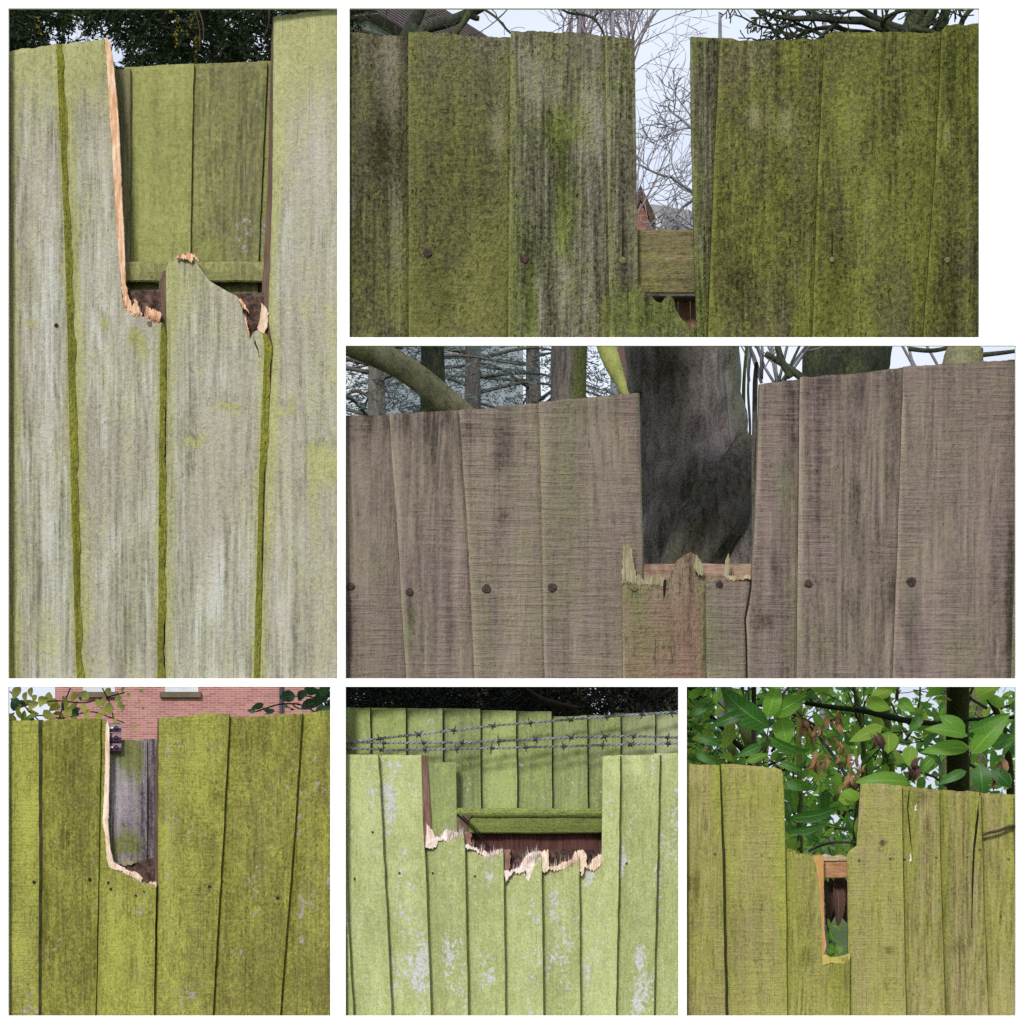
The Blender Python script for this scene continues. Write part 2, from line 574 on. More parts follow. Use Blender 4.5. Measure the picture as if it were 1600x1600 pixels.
    def nail(self, board, x, y, r=7.0, mat=None, dome=0.5, name="nail", Y=None):
        Y = self.surf(board, x, y)
        vs, fs = [], []
        n = 14
        prof = [(1.0, 0.004), (1.0, -0.001), (0.86, -0.0026), (0.45, -0.0026 - 0.001 * dome)]
        for (k, d) in prof:
            for a in range(n):
                th = 2 * math.pi * a / n
                rr = 0.9 * r * k * (1 + 0.07 * math.sin(3 * th + x) + 0.04 * math.sin(5 * th + y))
                vs.append(P(x + rr * math.cos(th), y + rr * math.sin(th), Y + d))
        for b in range(len(prof) - 1):
            for a in range(n):
                fs.append((b * n + a, b * n + (a + 1) % n, (b + 1) * n + (a + 1) % n, (b + 1) * n + a))
        fs.append(tuple((len(prof) - 1) * n + a for a in range(n)))
        return mesh_obj(name, vs, fs, mat, board, P(x, y, Y), smooth=False)

    def poly(self, board, pts, mat, Y=None, th=0.006, rough=0.0018, name="splinter", cuts=2, tilt=0.0):
        if name in ("moss_patch", "knot", "crack", "chip", "cut_edge") and board in self.info:
            cx = sum(p[0] for p in pts) / len(pts); cy = sum(p[1] for p in pts) / len(pts)
            Y = self.surf(board, cx, cy) - (0.0006 if name != "crack" else 0.0012)
            th = 0.004
        return poly(name, pts, mat, (self.Y0 if Y is None else Y), th, rough, board if board is not None else self.o, cuts, tilt)

    def fibres(self, board, prof, mat, n=40, up=(3, 14), down=(2, 12), w=(0.8, 2.2), seed=1, off=0.0):
        """thin torn fibres standing up from, and lifting off the face below, a break line"""
        r = random.Random(seed)
        seg = [math.hypot(prof[k + 1][0] - prof[k][0], prof[k + 1][1] - prof[k][1]) for k in range(len(prof) - 1)]
        tot = sum(seg)
        V, F = [], []
        for q in range(n):
            d = r.random() * tot
            k = 0
            while k < len(seg) - 1 and d > seg[k]:
                d -= seg[k]; k += 1
            f = d / max(seg[k], 1e-6)
            x = prof[k][0] + (prof[k + 1][0] - prof[k][0]) * f
            y = prof[k][1] + (prof[k + 1][1] - prof[k][1]) * f
            Y = self.surf(board, x, y) + off
            hw = r.uniform(*w) / 2
            lean = r.gauss(0, 0.10)
            if r.random() < 0.6:
                L_ = r.uniform(*up) * (0.4 + 0.6 * r.random()); y0, y1 = y + r.uniform(2, 6), y - L_
                Ya, Yb = Y + r.uniform(0.0, 0.006), Y + r.uniform(-0.001, 0.007)
            else:
                L_ = r.uniform(*down); y0, y1 = y - r.uniform(0, 3), y + L_
                Ya, Yb = Y - r.uniform(0.0004, 0.0012), Y + 0.0004
            x1 = x + lean * (y0 - y1)
            i = len(V)
            V += [P(x - hw, y0, Ya), P(x + hw, y0, Ya), P(x, y0, Ya - 0.0013), P(x1, y1, Yb), P((x + x1) / 2, (y0 + y1) / 2, (Ya + Yb) / 2 - 0.0012)]
            F += [(i, i + 2, i + 4), (i + 2, i + 1, i + 4), (i, i + 4, i + 3), (i + 4, i + 1, i + 3), (i, i + 1, i + 2), (i, i + 3, i + 1)]
        o = mesh_obj("fibres", V, F, mat, board)
        o["kind"] = "stuff"
        return o

    def rail(self, x0, x1, y0, y1, Y, depth, mat, name="rail", bev=2.0, bow=0.0, nseg=14):
        return rail(self.o, x0, x1, y0, y1, Y, depth, mat, name, bev, bow, nseg)


def poly(name, pts, mat, Y, th, rough, parent, cuts=2, tilt=0.0):
    """a small solid piece: outline in picture millimetres, thickness th, uneven split front"""
    bm = bmesh.new()
    if name in ("splinter", "moss_patch", "chip", "broken_edge", "knot", "cut_edge"):
        xr = max(p[0] for p in pts) - min(p[0] for p in pts); yr = max(p[1] for p in pts) - min(p[1] for p in pts)
        jag = 0.4 if name in ("cut_edge", "knot") else (1.3 if name == "moss_patch" else 0.8)
        if yr > 150:
            jag = 0.22
        q = []
        for k in range(len(pts)):
            a, b = Vector(pts[k]), Vector(pts[(k + 1) % len(pts)])
            flat = name == "splinter" and abs(b.x - a.x) > 0.5 * abs(b.y - a.y) and yr <= 330
            n_ = max(1, int((b - a).length / (1.7 if flat else 3.2)))
            nrm = Vector((-(b - a).y, (b - a).x)).normalized() if (b - a).length > 0 else Vector((0, 0))
            for i in range(n_):
                w = R.gauss(0, jag) if i else R.gauss(0, jag * 0.3)
                pt = a + (b - a) * (i / n_) + nrm * (0.0 if flat else w)
                if flat:
                    amp = 3.4 if yr <= 150 else 1.6
                    pt = pt + Vector((R.gauss(0, 0.15), (amp if (i % 2) else -amp * 0.35) * R.uniform(0.1, 1.0) * (1 if R.random() < 0.75 else -0.6)))
                q.append(tuple(pt))
        pts = q
    c = Vector((sum(p[0] for p in pts) / len(pts), sum(p[1] for p in pts) / len(pts)))
    vs = [bm.verts.new(P(x, y, Y)) for (x, y) in pts]
    f = bm.faces.new(vs)
    f.normal_update()
    if f.normal.y > 0:
        f.normal_flip()
    bmesh.ops.triangulate(bm, faces=[f])
    if cuts:
        bmesh.ops.subdivide_edges(bm, edges=bm.edges[:], cuts=cuts, use_grid_fill=True)
    ph = R.random() * 50
    for v in bm.verts:
        n = mnoise.noise((v.co.x * 140 + ph, v.co.z * 45, ph))
        n2 = mnoise.noise((v.co.x * 420 + ph, v.co.z * 120, ph + 9))
        v.co.y += rough * (n + 0.5 * n2) + tilt * (v.co.z - P(c.x, c.y, Y).z)
    top = bm.faces[:]
    r = bmesh.ops.extrude_face_region(bm, geom=top)
    nv = [g for g in r['geom'] if isinstance(g, bmesh.types.BMVert)]
    for v in nv:
        v.co.y += th
    bmesh.ops.recalc_face_normals(bm, faces=bm.faces[:])
    org = P(c.x, max(p[1] for p in pts), Y)
    bmesh.ops.translate(bm, verts=bm.verts[:], vec=-org)
    me = bpy.data.meshes.new(name)
    bm.to_mesh(me); bm.free()
    me.materials.append(mat)
    return link(name, me, parent, org)


def rail(parent, x0, x1, y0, y1, Y, depth, mat, name="rail", bev=2.0, bow=0.0, nseg=14):
    """a horizontal bar with softened arrises and a slightly uneven face"""
    prof = [(y0, depth), (y0, bev / 1000), (y0 + bev, 0.0), ((y0 + y1) / 2, -0.0012), (y1 - bev, 0.0), (y1, bev / 1000), (y1, depth)]
    vs, fs = [], []
    k = len(prof)
    for i in range(nseg + 1):
        x = x0 + (x1 - x0) * i / nseg
        for (y, d) in prof:
            jit = (vn(x / 23.0, y / 11.0, 77) - 0.5)
            vs.append(P(x, y + bow * math.sin(math.pi * i / nseg) + jit * 1.2, Y + d + (jit * 0.001 if d < depth else 0)))
    for i in range(nseg):
        for j in range(k):
            fs.append((i * k + j, i * k + (j + 1) % k, (i + 1) * k + (j + 1) % k, (i + 1) * k + j))
    fs.append(tuple(range(k))); fs.append(tuple(nseg * k + j for j in reversed(range(k))))
    return mesh_obj(name, vs, fs, mat, parent)


class Tubes:
    def __init__(self):
        self.v, self.f, self.m = [], [], []

    def add(self, pts, rad, sides=6, cap=True, rough=0.0, flute=0.0, seed=0):
        pts = [Vector(p) for p in pts]
        base = len(self.v)
        n = len(pts)
        up = Vector((0.31, 0.92, 0.22)).normalized()
        for i, p in enumerate(pts):
            d = (pts[min(i + 1, n - 1)] - pts[max(i - 1, 0)])
            d = d.normalized() if d.length > 1e-9 else Vector((0, 0, 1))
            a = d.cross(up)
            if a.length < 1e-4:
                a = d.cross(Vector((1, 0, 0)))
            a.normalize(); b = d.cross(a).normalized()
            for k in range(sides):
                th = 2 * math.pi * k / sides
                r = rad[i]
                if rough or flute:
                    q = mnoise.noise((math.cos(th) * 1.6 + seed, math.sin(th) * 1.6, i * 0.09 + seed))
                    q2 = mnoise.noise((math.cos(th) * 5 + seed, math.sin(th) * 5, i * 0.22))
                    r *= 1 + rough * q + 0.4 * rough * q2 + flute * math.sin(5 * th + seed + 0.05 * i)
                self.v.append(p + a * (r * math.cos(th)) + b * (r * math.sin(th)))
        for i in range(n - 1):
            for k in range(sides):
                self.f.append((base + i * sides + k, base + i * sides + (k + 1) % sides,
                               base + (i + 1) * sides + (k + 1) % sides, base + (i + 1) * sides + k))
        if cap:
            self.f.append(tuple(base + k for k in reversed(range(sides))))
            self.f.append(tuple(base + (n - 1) * sides + k for k in range(sides)))

    def build(self, name, mat, parent=None, smooth=True, origin=None):
        if not self.v:
            return None
        return mesh_obj(name, self.v, self.f, mat, parent, origin, smooth=smooth)


def spline(pts, n=6):
    """Catmull-Rom through points"""
    pts = [Vector(p) for p in pts]
    q = [pts[0] * 2 - pts[1]] + pts + [pts[-1] * 2 - pts[-2]]
    out = []
    for i in range(1, len(q) - 2):
        for k in range(n):
            t = k / n
            a, b, c, d = q[i - 1], q[i], q[i + 1], q[i + 2]
            out.append(0.5 * ((2 * b) + (c - a) * t + (2 * a - 5 * b + 4 * c - d) * t * t + (3 * b - a - 3 * c + d) * t ** 3))
    out.append(pts[-1])
    return out


def limb(tubes, p0, d, length, r0, rng, level, maxlevel, wig=0.22, grav=-0.03, kids=4, spread=0.8, shrink=0.62, sides=6, tips=None, rmin=0.0012, seg=7):
    """recursive bare branch"""
    p = Vector(p0); d = Vector(d).normalized()
    pts, rad = [p.copy()], [r0]
    rend = max(rmin, r0 * 0.35)
    for i in range(seg):
        d = (d + Vector((rng.gauss(0, wig), rng.gauss(0, wig), rng.gauss(0, wig) + grav))).normalized()
        p = p + d * (length / seg)
        pts.append(p.copy()); rad.append(r0 + (rend - r0) * (i + 1) / seg)
    tubes.add(pts, rad, max(3, sides - level), cap=(level < 2))
    if tips is not None:
        tips.append((pts[-1], d.copy(), level))
    if level >= maxlevel:
        return
    for k in range(kids):
        t = 0.25 + 0.75 * (k + rng.random() * 0.8) / kids
        i = min(seg - 1, int(t * seg))
        dd = (pts[i + 1] - pts[i]).normalized()
        side = Vector((rng.gauss(0, 1), rng.gauss(0, 0.7), rng.gauss(0, 1)))
        side = (side - dd * side.dot(dd)).normalized()
        nd = (dd * (1 - 0.35 * spread) + side * spread).normalized()
        limb(tubes, pts[i], nd, length * shrink * rng.uniform(0.7, 1.15), max(rmin, rad[i] * 0.55), rng, level + 1, maxlevel,
             wig, grav, kids, spread, shrink, sides, tips, rmin, max(4, seg - 1))


def leaf_mesh(name, mat, w=0.42, fold=0.12, curl=0.18, nl=6, tip=1.0):
    """unit leaf along +Z from its stalk, face towards -Y; a real blade with midrib fold, curl and thickness"""
    vs, fs = [], []
    for i in range(nl + 1):
        t = i / nl
        hw = 0.5 * w * (math.sin(math.pi * t ** 0.85) ** 0.75 if 0 < t < 1 else 0.02) * (1 - 0.15 * tip * t)
        y = -curl * math.sin(math.pi * t * 0.9) + curl * t * t
        vs += [(-hw, y - fold * hw * 2, t), (0, y, t), (hw, y - fold * hw * 2, t)]
    for i in range(nl):
        a = i * 3
        fs += [(a, a + 1, a + 4, a + 3), (a + 1, a + 2, a + 5, a + 4)]
    me = bpy.data.meshes.new(name)
    me.from_pydata(vs, [], fs)
    me.materials.append(mat)
    me.polygons.foreach_set("use_smooth", [True] * len(me.polygons))
    at = me.attributes.new("rib", 'FLOAT', 'POINT'); at.data.foreach_set("value", [1.0 if k % 3 == 1 else 0.0 for k in range(len(vs))])
    at = me.attributes.new("along", 'FLOAT', 'POINT'); at.data.foreach_set("value", [(k // 3) / nl for k in range(len(vs))])
    me.update()
    return me


def leaf_mat(pos, ang, size, yaw=0.0, pitch=0.0, wx=1.0):
    """ang: direction of the blade in the picture plane, degrees clockwise from up"""
    return (Matrix.Translation(pos) @ Matrix.Rotation(math.radians(ang), 4, 'Y') @ Matrix.Rotation(math.radians(pitch), 4, 'X')
            @ Matrix.Rotation(math.radians(yaw), 4, 'Z') @ Matrix.Diagonal((size * wx, size, size, 1)))


def place_leaf(me, M, parent, name="leaf"):
    o = bpy.data.objects.new(name, me)
    C.objects.link(o)
    o.parent = parent
    o.matrix_local = Matrix.Translation(-WORLD[parent]) @ M
    return o


def leaf_cloud(name, leaf, Ms, mats, parent, stuff=True):
    """many leaves joined into one part"""
    base = np.array([v.co[:] for v in leaf.vertices]); nb = len(base)
    fb = [tuple(p.vertices) for p in leaf.polygons]
    V, F = [], []
    for k, M in enumerate(Ms):
        A = np.array(M)
        V.append(base @ A[:3, :3].T + A[:3, 3])
        F += [tuple(q + k * nb for q in f) for f in fb]
    o = mesh_obj(name, np.concatenate(V, 0), F, mats, parent, WORLD[parent] if parent else None, smooth=True)
    for nm in ("rib", "along"):
        src = np.empty(nb, dtype=np.float32); leaf.attributes[nm].data.foreach_get("value", src)
        at = o.data.attributes.new(nm, 'FLOAT', 'POINT'); at.data.foreach_set("value", np.tile(src, len(Ms)))
    if stuff:
        o["kind"] = "stuff"
    return o

# ------------------------------------------------------------------ materials
M = {}
M['white'] = plain("white_paint", (243, 243, 243), 0.75, 0.006, 40, 1.0, 0.05)
M['a'] = wood("weathered_grey_wood", (126, 122, 104), (172, 169, 153), (202, 201, 195), (172, 158, 146), (148, 147, 98), (188, 187, 136),
              moss=-0.34, moss_gain=1.0, grain=0.65, fine=0.6, saw=0.1, saw_col=0.05, gran=0.5, sec=0.45, bump=0.8, spread=0.5, lich=-2, streak=1.0, crack=0.25, ring=0.5, pit=0.35, saw_bias=-0.1)
M['a_back'] = wood("green_weathered_wood", (96, 94, 66), (134, 130, 96), (160, 156, 120), (136, 124, 100), (124, 125, 72), (168, 170, 106),
                   lichen=(172, 164, 170), moss=0.12, grain=0.45, fine=0.4, saw=0.3, saw_col=0.25, gran=0.35, sec=0.5, bump=0.6, lich=-0.12, lich_size=11, ring=0.5, spread=0.5)
M['a_edge'] = wood("algae_coated_edge", (104, 102, 48), (140, 138, 70), (172, 170, 108), (138, 132, 74), (118, 117, 34), (176, 174, 78),
                   moss=0.0, moss_gain=1.3, grain=0.7, fine=0.5, saw=0.05, gran=0.7, sec=0.3, bump=0.9, lich=-2, spread=0.6, pit=0.9)
M['b'] = wood("dark_mossy_wood", (42, 38, 28), (90, 86, 68), (150, 143, 128), (116, 106, 96), (64, 63, 34), (132, 132, 76),
              lichen=(156, 146, 140), moss=-0.04, moss_gain=0.8, grain=0.5, fine=0.5, saw=0.3, saw_col=0.15, crack=0.2, gran=0.9, sec=0.5, bump=1.0,
              lich=-0.3, lich_size=8, spread=0.55, streak=0.8, ring=0.15, pit=0.7)
M['b_green'] = wood("green_mossy_wood", (44, 40, 26), (94, 89, 64), (152, 144, 126), (120, 108, 92), (66, 69, 28), (138, 141, 68),
              lichen=(160, 150, 142), moss=0.0, moss_gain=0.8, grain=0.5, fine=0.5, saw=0.3, saw_col=0.15, crack=0.2, gran=0.9, sec=0.5, bump=1.0,
              lich=-0.25, lich_size=8, spread=0.55, streak=0.8, ring=0.15, pit=0.7)
M['b_pale'] = wood("grey_mossy_wood", (50, 46, 36), (108, 103, 86), (164, 157, 144), (132, 122, 108), (68, 74, 36), (136, 142, 80),
                   lichen=(166, 158, 150), moss=-0.12, moss_gain=0.8, grain=0.5, fine=0.65, saw=0.2, saw_col=0.2, gran=0.9, sec=0.45, bump=1.0,
                   lich=-0.2, lich_size=8, spread=0.5, streak=0.9, ring=0.2, pit=0.7, saw_bias=-0.1)
M['b_rail'] = wood("mossy_rail_wood", (66, 58, 40), (118, 108, 80), (158, 141, 112), (116, 108, 74), (80, 88, 38), (132, 142, 66),
                   moss=-0.36, grain=0.55, fine=0.8, saw=0.1, gran=0.6, sec=0.4, bump=1.0, lich=-2, horizontal=True, ring=0.5, pit=0.5, spread=0.5)
M['c'] = wood("brown_sawn_wood", (78, 68, 64), (134, 120, 111), (166, 150, 136), (133, 113, 112), (98, 101, 76), (134, 133, 100),
              moss=-0.40, moss_gain=0.9, grain=0.62, fine=0.32, saw=0.9, saw_col=0.5, crack=0.15, gran=0.4, sec=0.6, bump=0.9, lich=-2, spread=0.6, ring=0.4, pit=0.3, saw_bias=0.03)
M['c_red'] = wood("reddish_sawn_wood", (86, 68, 58), (140, 119, 104), (168, 146, 126), (146, 112, 101), (100, 104, 70), (134, 136, 90),
                  moss=-0.34, moss_gain=0.9, grain=0.5, fine=0.4, saw=0.9, saw_col=0.5, gran=0.6, sec=0.6, bump=1.0, lich=-2, spread=0.55, ring=0.3, pit=0.4, saw_bias=0.02)
M['d'] = wood("olive_algae_wood", (90, 84, 44), (128, 120, 72), (160, 154, 114), (132, 121, 88), (112, 111, 42), (177, 178, 88),
              lichen=(172, 164, 158), moss=0.22, moss_gain=1.0, grain=0.45, fine=0.45, saw=0.7, saw_col=0.35, gran=0.5, sec=0.4, bump=0.85,
              lich=-0.05, lich_size=11, scale=0.75, spread=0.6, ring=0.25, pit=0.5, saw_bias=-0.03)
M['d_back'] = wood("grey_lilac_wood", (84, 74, 78), (146, 136, 142), (190, 182, 190), (134, 120, 132), (96, 98, 58), (140, 142, 92),
                   moss=-0.42, moss_gain=1.2, grain=0.8, fine=0.7, saw=0.15, gran=0.7, sec=0.5, bump=0.7, lich=-0.8, scale=0.7, streak=1.2, pit=0.6)
M['e'] = wood("lime_algae_wood", (140, 145, 98), (170, 175, 126), (194, 197, 164), (178, 176, 150), (152, 160, 96), (203, 209, 152),
              lichen=(208, 206, 212), moss=0.38, moss_gain=0.8, grain=0.4, fine=0.3, saw=0.15, saw_col=0.1, gran=0.4, sec=0.3, bump=0.6,
              lich=0.06, lich_size=10, scale=0.6, spread=0.6, ring=0.2, pit=0.4)
M['e_back'] = wood("green_fence_wood", (108, 114, 78), (146, 153, 112), (178, 181, 152), (162, 165, 138), (124, 137, 76), (174, 186, 120),
                   lichen=(190, 189, 186), moss=0.15, moss_gain=0.9, grain=0.4, fine=0.35, saw=0.08, gran=0.35, sec=0.4, bump=0.4, lich=-0.1, lich_size=12, scale=0.6, ring=0.3, spread=0.5)
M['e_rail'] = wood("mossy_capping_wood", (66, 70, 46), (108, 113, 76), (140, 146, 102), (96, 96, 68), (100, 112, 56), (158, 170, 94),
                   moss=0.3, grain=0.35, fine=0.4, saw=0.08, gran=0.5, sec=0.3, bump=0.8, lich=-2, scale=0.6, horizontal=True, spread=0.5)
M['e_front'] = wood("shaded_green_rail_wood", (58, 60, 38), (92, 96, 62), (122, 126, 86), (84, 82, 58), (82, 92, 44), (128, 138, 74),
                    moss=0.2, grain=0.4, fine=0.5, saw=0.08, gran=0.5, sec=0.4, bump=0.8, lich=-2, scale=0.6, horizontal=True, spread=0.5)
M['f'] = wood("tan_green_wood", (106, 96, 56), (160, 149, 99), (186, 174, 130), (168, 149, 118), (126, 129, 52), (174, 175, 90),
              moss=-0.08, moss_gain=0.9, grain=0.5, fine=0.5, saw=0.7, saw_col=0.3, gran=0.4, sec=0.5, bump=0.85, lich=-2, scale=0.7, spread=0.65, ring=0.5, pit=0.5, saw_bias=-0.02)
M['side_grey'] = plain("board_side_wood", (96, 92, 62), 0.9, 0.25, 12)
M['side_dark'] = plain("board_side_dark_wood", (70, 66, 36), 0.9, 0.3, 12)
M['side_lime'] = plain("board_side_lime_wood", (120, 124, 66), 0.9, 0.25, 12)
M['top_pale'] = plain("frayed_end_grain", (176, 170, 146), 0.9, 0.25, 4, bump=0.8)
M['fresh'] = fibre("fresh_split_wood", (196, 138, 98), (228, 182, 146), (244, 214, 188), lam=(3, 55))
M['fresh_pink'] = fibre("fresh_pink_wood", (206, 160, 128), (236, 208, 184), (250, 236, 220), lam=(3, 45))
M['fresh_white'] = fibre("fresh_white_wood", (212, 174, 156), (243, 224, 216), (253, 246, 243), lam=(3, 40))
M['fresh_tan'] = fibre("tan_split_wood", (146, 126, 96), (176, 158, 126), (192, 174, 144))
M['fresh_yellow'] = fibre("yellow_cut_wood", (168, 152, 74), (204, 186, 106))
M['fresh_green'] = fibre("grey_green_split_wood", (112, 104, 80), (150, 141, 112), (172, 163, 134))
M['orange'] = fibre("orange_cut_wood", (176, 130, 76), (210, 164, 104))
M['brown'] = fibre("brown_old_split", (92, 74, 62), (128, 106, 92))
M['redbrown'] = fibre("red_brown_timber", (112, 76, 66), (148, 110, 98), (168, 136, 126))
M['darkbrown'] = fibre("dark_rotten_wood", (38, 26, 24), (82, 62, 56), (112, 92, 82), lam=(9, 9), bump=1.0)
M['railtan'] = fibre("rough_rail_wood", (116, 90, 76), (152, 125, 106), (172, 147, 128), lam=(60, 4), bump=0.9)
M['railred'] = fibre("raw_rail_wood", (140, 96, 66), (176, 130, 94), (192, 150, 114), lam=(30, 5))
M['panel_red'] = fibre("red_brown_panel", (136, 94, 76), (184, 138, 116))
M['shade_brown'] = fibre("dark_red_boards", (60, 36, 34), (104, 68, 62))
M['crack'] = plain("crack_dirt", (30, 24, 18), 1.0, 0.2, 10)
M['rust'] = plain("rusty_nail", (58, 46, 43), 0.85, 0.55, 5, bump=1.0)
M['nail_moss'] = plain("mossy_nail", (106, 98, 68), 0.8, 0.3, 5, bump=0.6)
M['zinc'] = plain("zinc_screw", (128, 128, 124), 0.5, 0.2, 3, metal=0.4)
M['moss_tuft'] = wood("moss_tuft", (96, 94, 56), (146, 144, 94), (176, 174, 126), (146, 136, 104), (118, 118, 44), (178, 180, 84),
                      moss=0.2, gran=1.0, bump=1.0, lich=-3, scale=0.8)
M['knot'] = fibre("dark_knot", (70, 58, 50), (112, 98, 84), lam=(5, 9))
M['hole'] = plain("nail_hole", (48, 40, 30), 1.0, 0.2, 5)
M['purple'] = plain("dark_purple_plastic", (78, 46, 78), 0.42, 0.08, 10, spec=0.5)
M['purple_hole'] = plain("bracket_hole", (16, 8, 16), 0.8, 0.05, 10)
M['wire'] = plain("galvanised_wire", (122, 126, 134), 0.55, 0.45, 30, metal=0.5)
M['wire_rust'] = plain("rusty_wire_barb", (72, 66, 74), 0.6, 0.35, 4, metal=0.4)

# ------------------------------------------------------------------ ground and the white display wall
t = NT("lawn_grass")
v, _ = t.coords()
g1 = t.noise(v, (900, 900, 900), 5, 0.65); g2 = t.noise(v, (40, 40, 40), 3, 0.7)
t.finish(t.ramp(t.math('ADD', t.math('MULTIPLY', g1, 0.5), t.math('MULTIPLY', g2, 0.5)),
                [(0.35, (0.03, 0.055, 0.015, 1)), (0.65, (0.10, 0.15, 0.04, 1))]), 0.95, g2, 0.6, 0.02)
S_ = 1500.0
gr = mesh_obj("ground", [(-S_, -S_, 0), (S_, -S_, 0), (S_, S_, 0), (-S_, S_, 0)], [(0, 1, 2, 3)], t.m, None, (0, 0, 0))
gr["kind"] = "structure"

OPEN = {'A': (13, 13, 527, 1060), 'B': (546, 13, 1530, 527), 'C': (540, 540, 1587, 1060),
        'D': (13, 1073, 516, 1587), 'E': (540, 1073, 1060, 1587), 'F': (1073, 1073, 1587, 1587)}
xs = sorted({-160, 1760} | {q for o in OPEN.values() for q in (o[0], o[2])})
ys = sorted({-160, 2610} | {q for o in OPEN.values() for q in (o[1], o[3])})
WALL_T = 0.008
vid, V_, F_ = {}, [], []


def wv_(i, j, b):
    k = (i, j, b)
    if k not in vid:
        vid[k] = len(V_)
        V_.append(((xs[i] - 800) / 1000.0, WALL_T if b else 0.0, 2.6 - ys[j] / 1000.0))
    return vid[k]


def solid(i, j):
    if i < 0 or j < 0 or i >= len(xs) - 1 or j >= len(ys) - 1:
        return False
    cx, cy = (xs[i] + xs[i + 1]) / 2, (ys[j] + ys[j + 1]) / 2
    return not any(o[0] < cx < o[2] and o[1] < cy < o[3] for o in OPEN.values())


for i in range(len(xs) - 1):
    for j in range(len(ys) - 1):
        if not solid(i, j):
            continue
        F_.append((wv_(i, j, 0), wv_(i, j + 1, 0), wv_(i + 1, j + 1, 0), wv_(i + 1, j, 0)))
        F_.append((wv_(i, j, 1), wv_(i + 1, j, 1), wv_(i + 1, j + 1, 1), wv_(i, j + 1, 1)))
        for (di, dj, a, b) in ((-1, 0, (i, j), (i, j + 1)), (1, 0, (i + 1, j + 1), (i + 1, j)), (0, -1, (i + 1, j), (i, j)), (0, 1, (i, j + 1), (i + 1, j + 1))):
            if not solid(i + di, j + dj):
                F_.append((wv_(*a, 0), wv_(*a, 1), wv_(*b, 1), wv_(*b, 0)))
wall = mesh_obj("display_wall", V_, F_, M['white'], None, (0, 0, 0))
tag(wall, "plain white wall with six rectangular openings, a broken fence in each", "wall")

Y0 = 0.0105
# ------------------------------------------------------------------ fence A: tall grey boards, upper left
paintA = [("moss", 348, 630, 9, 5, 1.3), ("moss", 362, 637, 10, 4, 1.3), ("moss", 375, 641, 8, 4, 1.2), ("moss", 364, 650, 4, 7, 1.0), ("stain", 358, 622, 12, 5, 0.25), ("moss", 300, 693, 12, 5, 1.3), ("moss", 316, 686, 11, 4, 1.2), ("stain", 306, 682, 16, 3, 0.25),
          ("moss", 432, 643, 10, 4, 1.3), ("moss", 450, 643, 11, 4, 1.2), ("moss", 458, 630, 5, 10, 1.0), ("stain", 442, 628, 14, 9, 0.2), ("moss", 496, 708, 14, 9, 1.4), ("moss", 512, 730, 18, 14, 1.4), ("stain", 500, 694, 20, 5, 0.3), ("moss", 210, 526, 6, 9, 1.2), ("moss", 226, 548, 6, 12, 1.2),
          ("moss", 47, 505, 8, 6, 1.2), ("moss", 165, 508, 9, 7, 0.9), ("stain", 165, 497, 9, 6, 0.25), ("stain", 120, 860, 5, 60, 0.15), ("moss", 70, 80, 80, 40, 0.35), ("moss", 140, 80, 40, 50, 0.3), ("moss", 480, 60, 60, 90, 0.45), ("moss", 50, 75, 90, 90, 0.55), ("moss", 135, 70, 50, 110, 0.6), ("moss", 480, 30, 80, 150, 0.45), ("pale", 75, 560, 14, 330, 0.32),
          ("stain", 205, 960, 14, 160, 0.28), ("stain", 60, 900, 8, 200, 0.2), ("pale", 340, 900, 14, 60, 0.35), ("pale", 500, 200, 18, 150, 0.2),
          ("moss", 432, 150, 8, 170, 0.7), ("moss", 70, 990, 30, 40, 0.4), ("red", 430, 800, 30, 250, 0.25), ("stain", 470, 1000, 20, 120, 0.2),
          ("moss", 490, 770, 8, 90, 0.6), ("moss", 505, 730, 18, 20, 1.0), ("pale", 445, 960, 12, 50, 0.2), ("stain", 355, 880, 4, 60, 0.3),
          ("moss", 280, 470, 40, 90, 0.25), ("moss", 300, 440, 40, 30, 0.3), ("pale", 160, 430, 18, 200, 0.12), ("stain", 115, 420, 3, 160, 0.2),
          ("moss", 215, 540, 10, 22, 0.9), ("pale", 300, 640, 120, 90, 0.08), ("stain", 140, 330, 3, 120, 0.22), ("stain", 65, 330, 3, 160, 0.18)]
fa = Fence("board_fence", "tall grey weathered fence with two broken boards and bright green board edges", "fence", P(270, 1066, Y0),
           dict(front=M['a'], side=M['side_grey'], top=M['top_pale']), Y0, 1066, paint=paintA, fray=0.9, edge_moss=0.75, edge_w=12, seed=100)
wob = lambda y, k: 0.72 + 0.55 * float(vn(y / 34.0, k, 3)) + 0.2 * (float(vn(y / 7.0, k, 9)) - 0.5)
sw = lambda a, b: (lambda y: np.interp(y, [60, 1060], [a, b]) * wob(y, 0.3))
fa.board([(-60, 0), (-60, 1066)], [(-8, 0), (4, 800), (14, 1066)], [(-60, 82), (-8, 80)], stripR=(8, M['a_edge']))
a1 = fa.board([(12, 0), (22, 1066)], [(88, 78), (101, 371), (106, 540), (111, 776), (120, 1066)], [(0, 81), (30, 77), (62, 73), (88, 69)],
              stripR=(sw(10.5, 11), M['a_edge']))
a2 = fa.board([(99, 70), (111, 371), (118, 540), (124, 776), (131, 1066)], [(250, 60), (252, 500), (250, 560), (246, 1066)],
              [(88, 69), (120, 66), (163, 61), (165, 75), (174, 202), (182, 337), (187, 410), (190, 455), (193, 478), (200, 486), (208, 494), (214, 489), (222, 494), (232, 497), (240, 506), (252, 503)],
              stripR=(lambda y: np.interp(y, [500, 515, 540, 1060], [0.6, 7, 10.5, 11.5]) * wob(y, 4.3), M['a_edge']), fray=0.7)
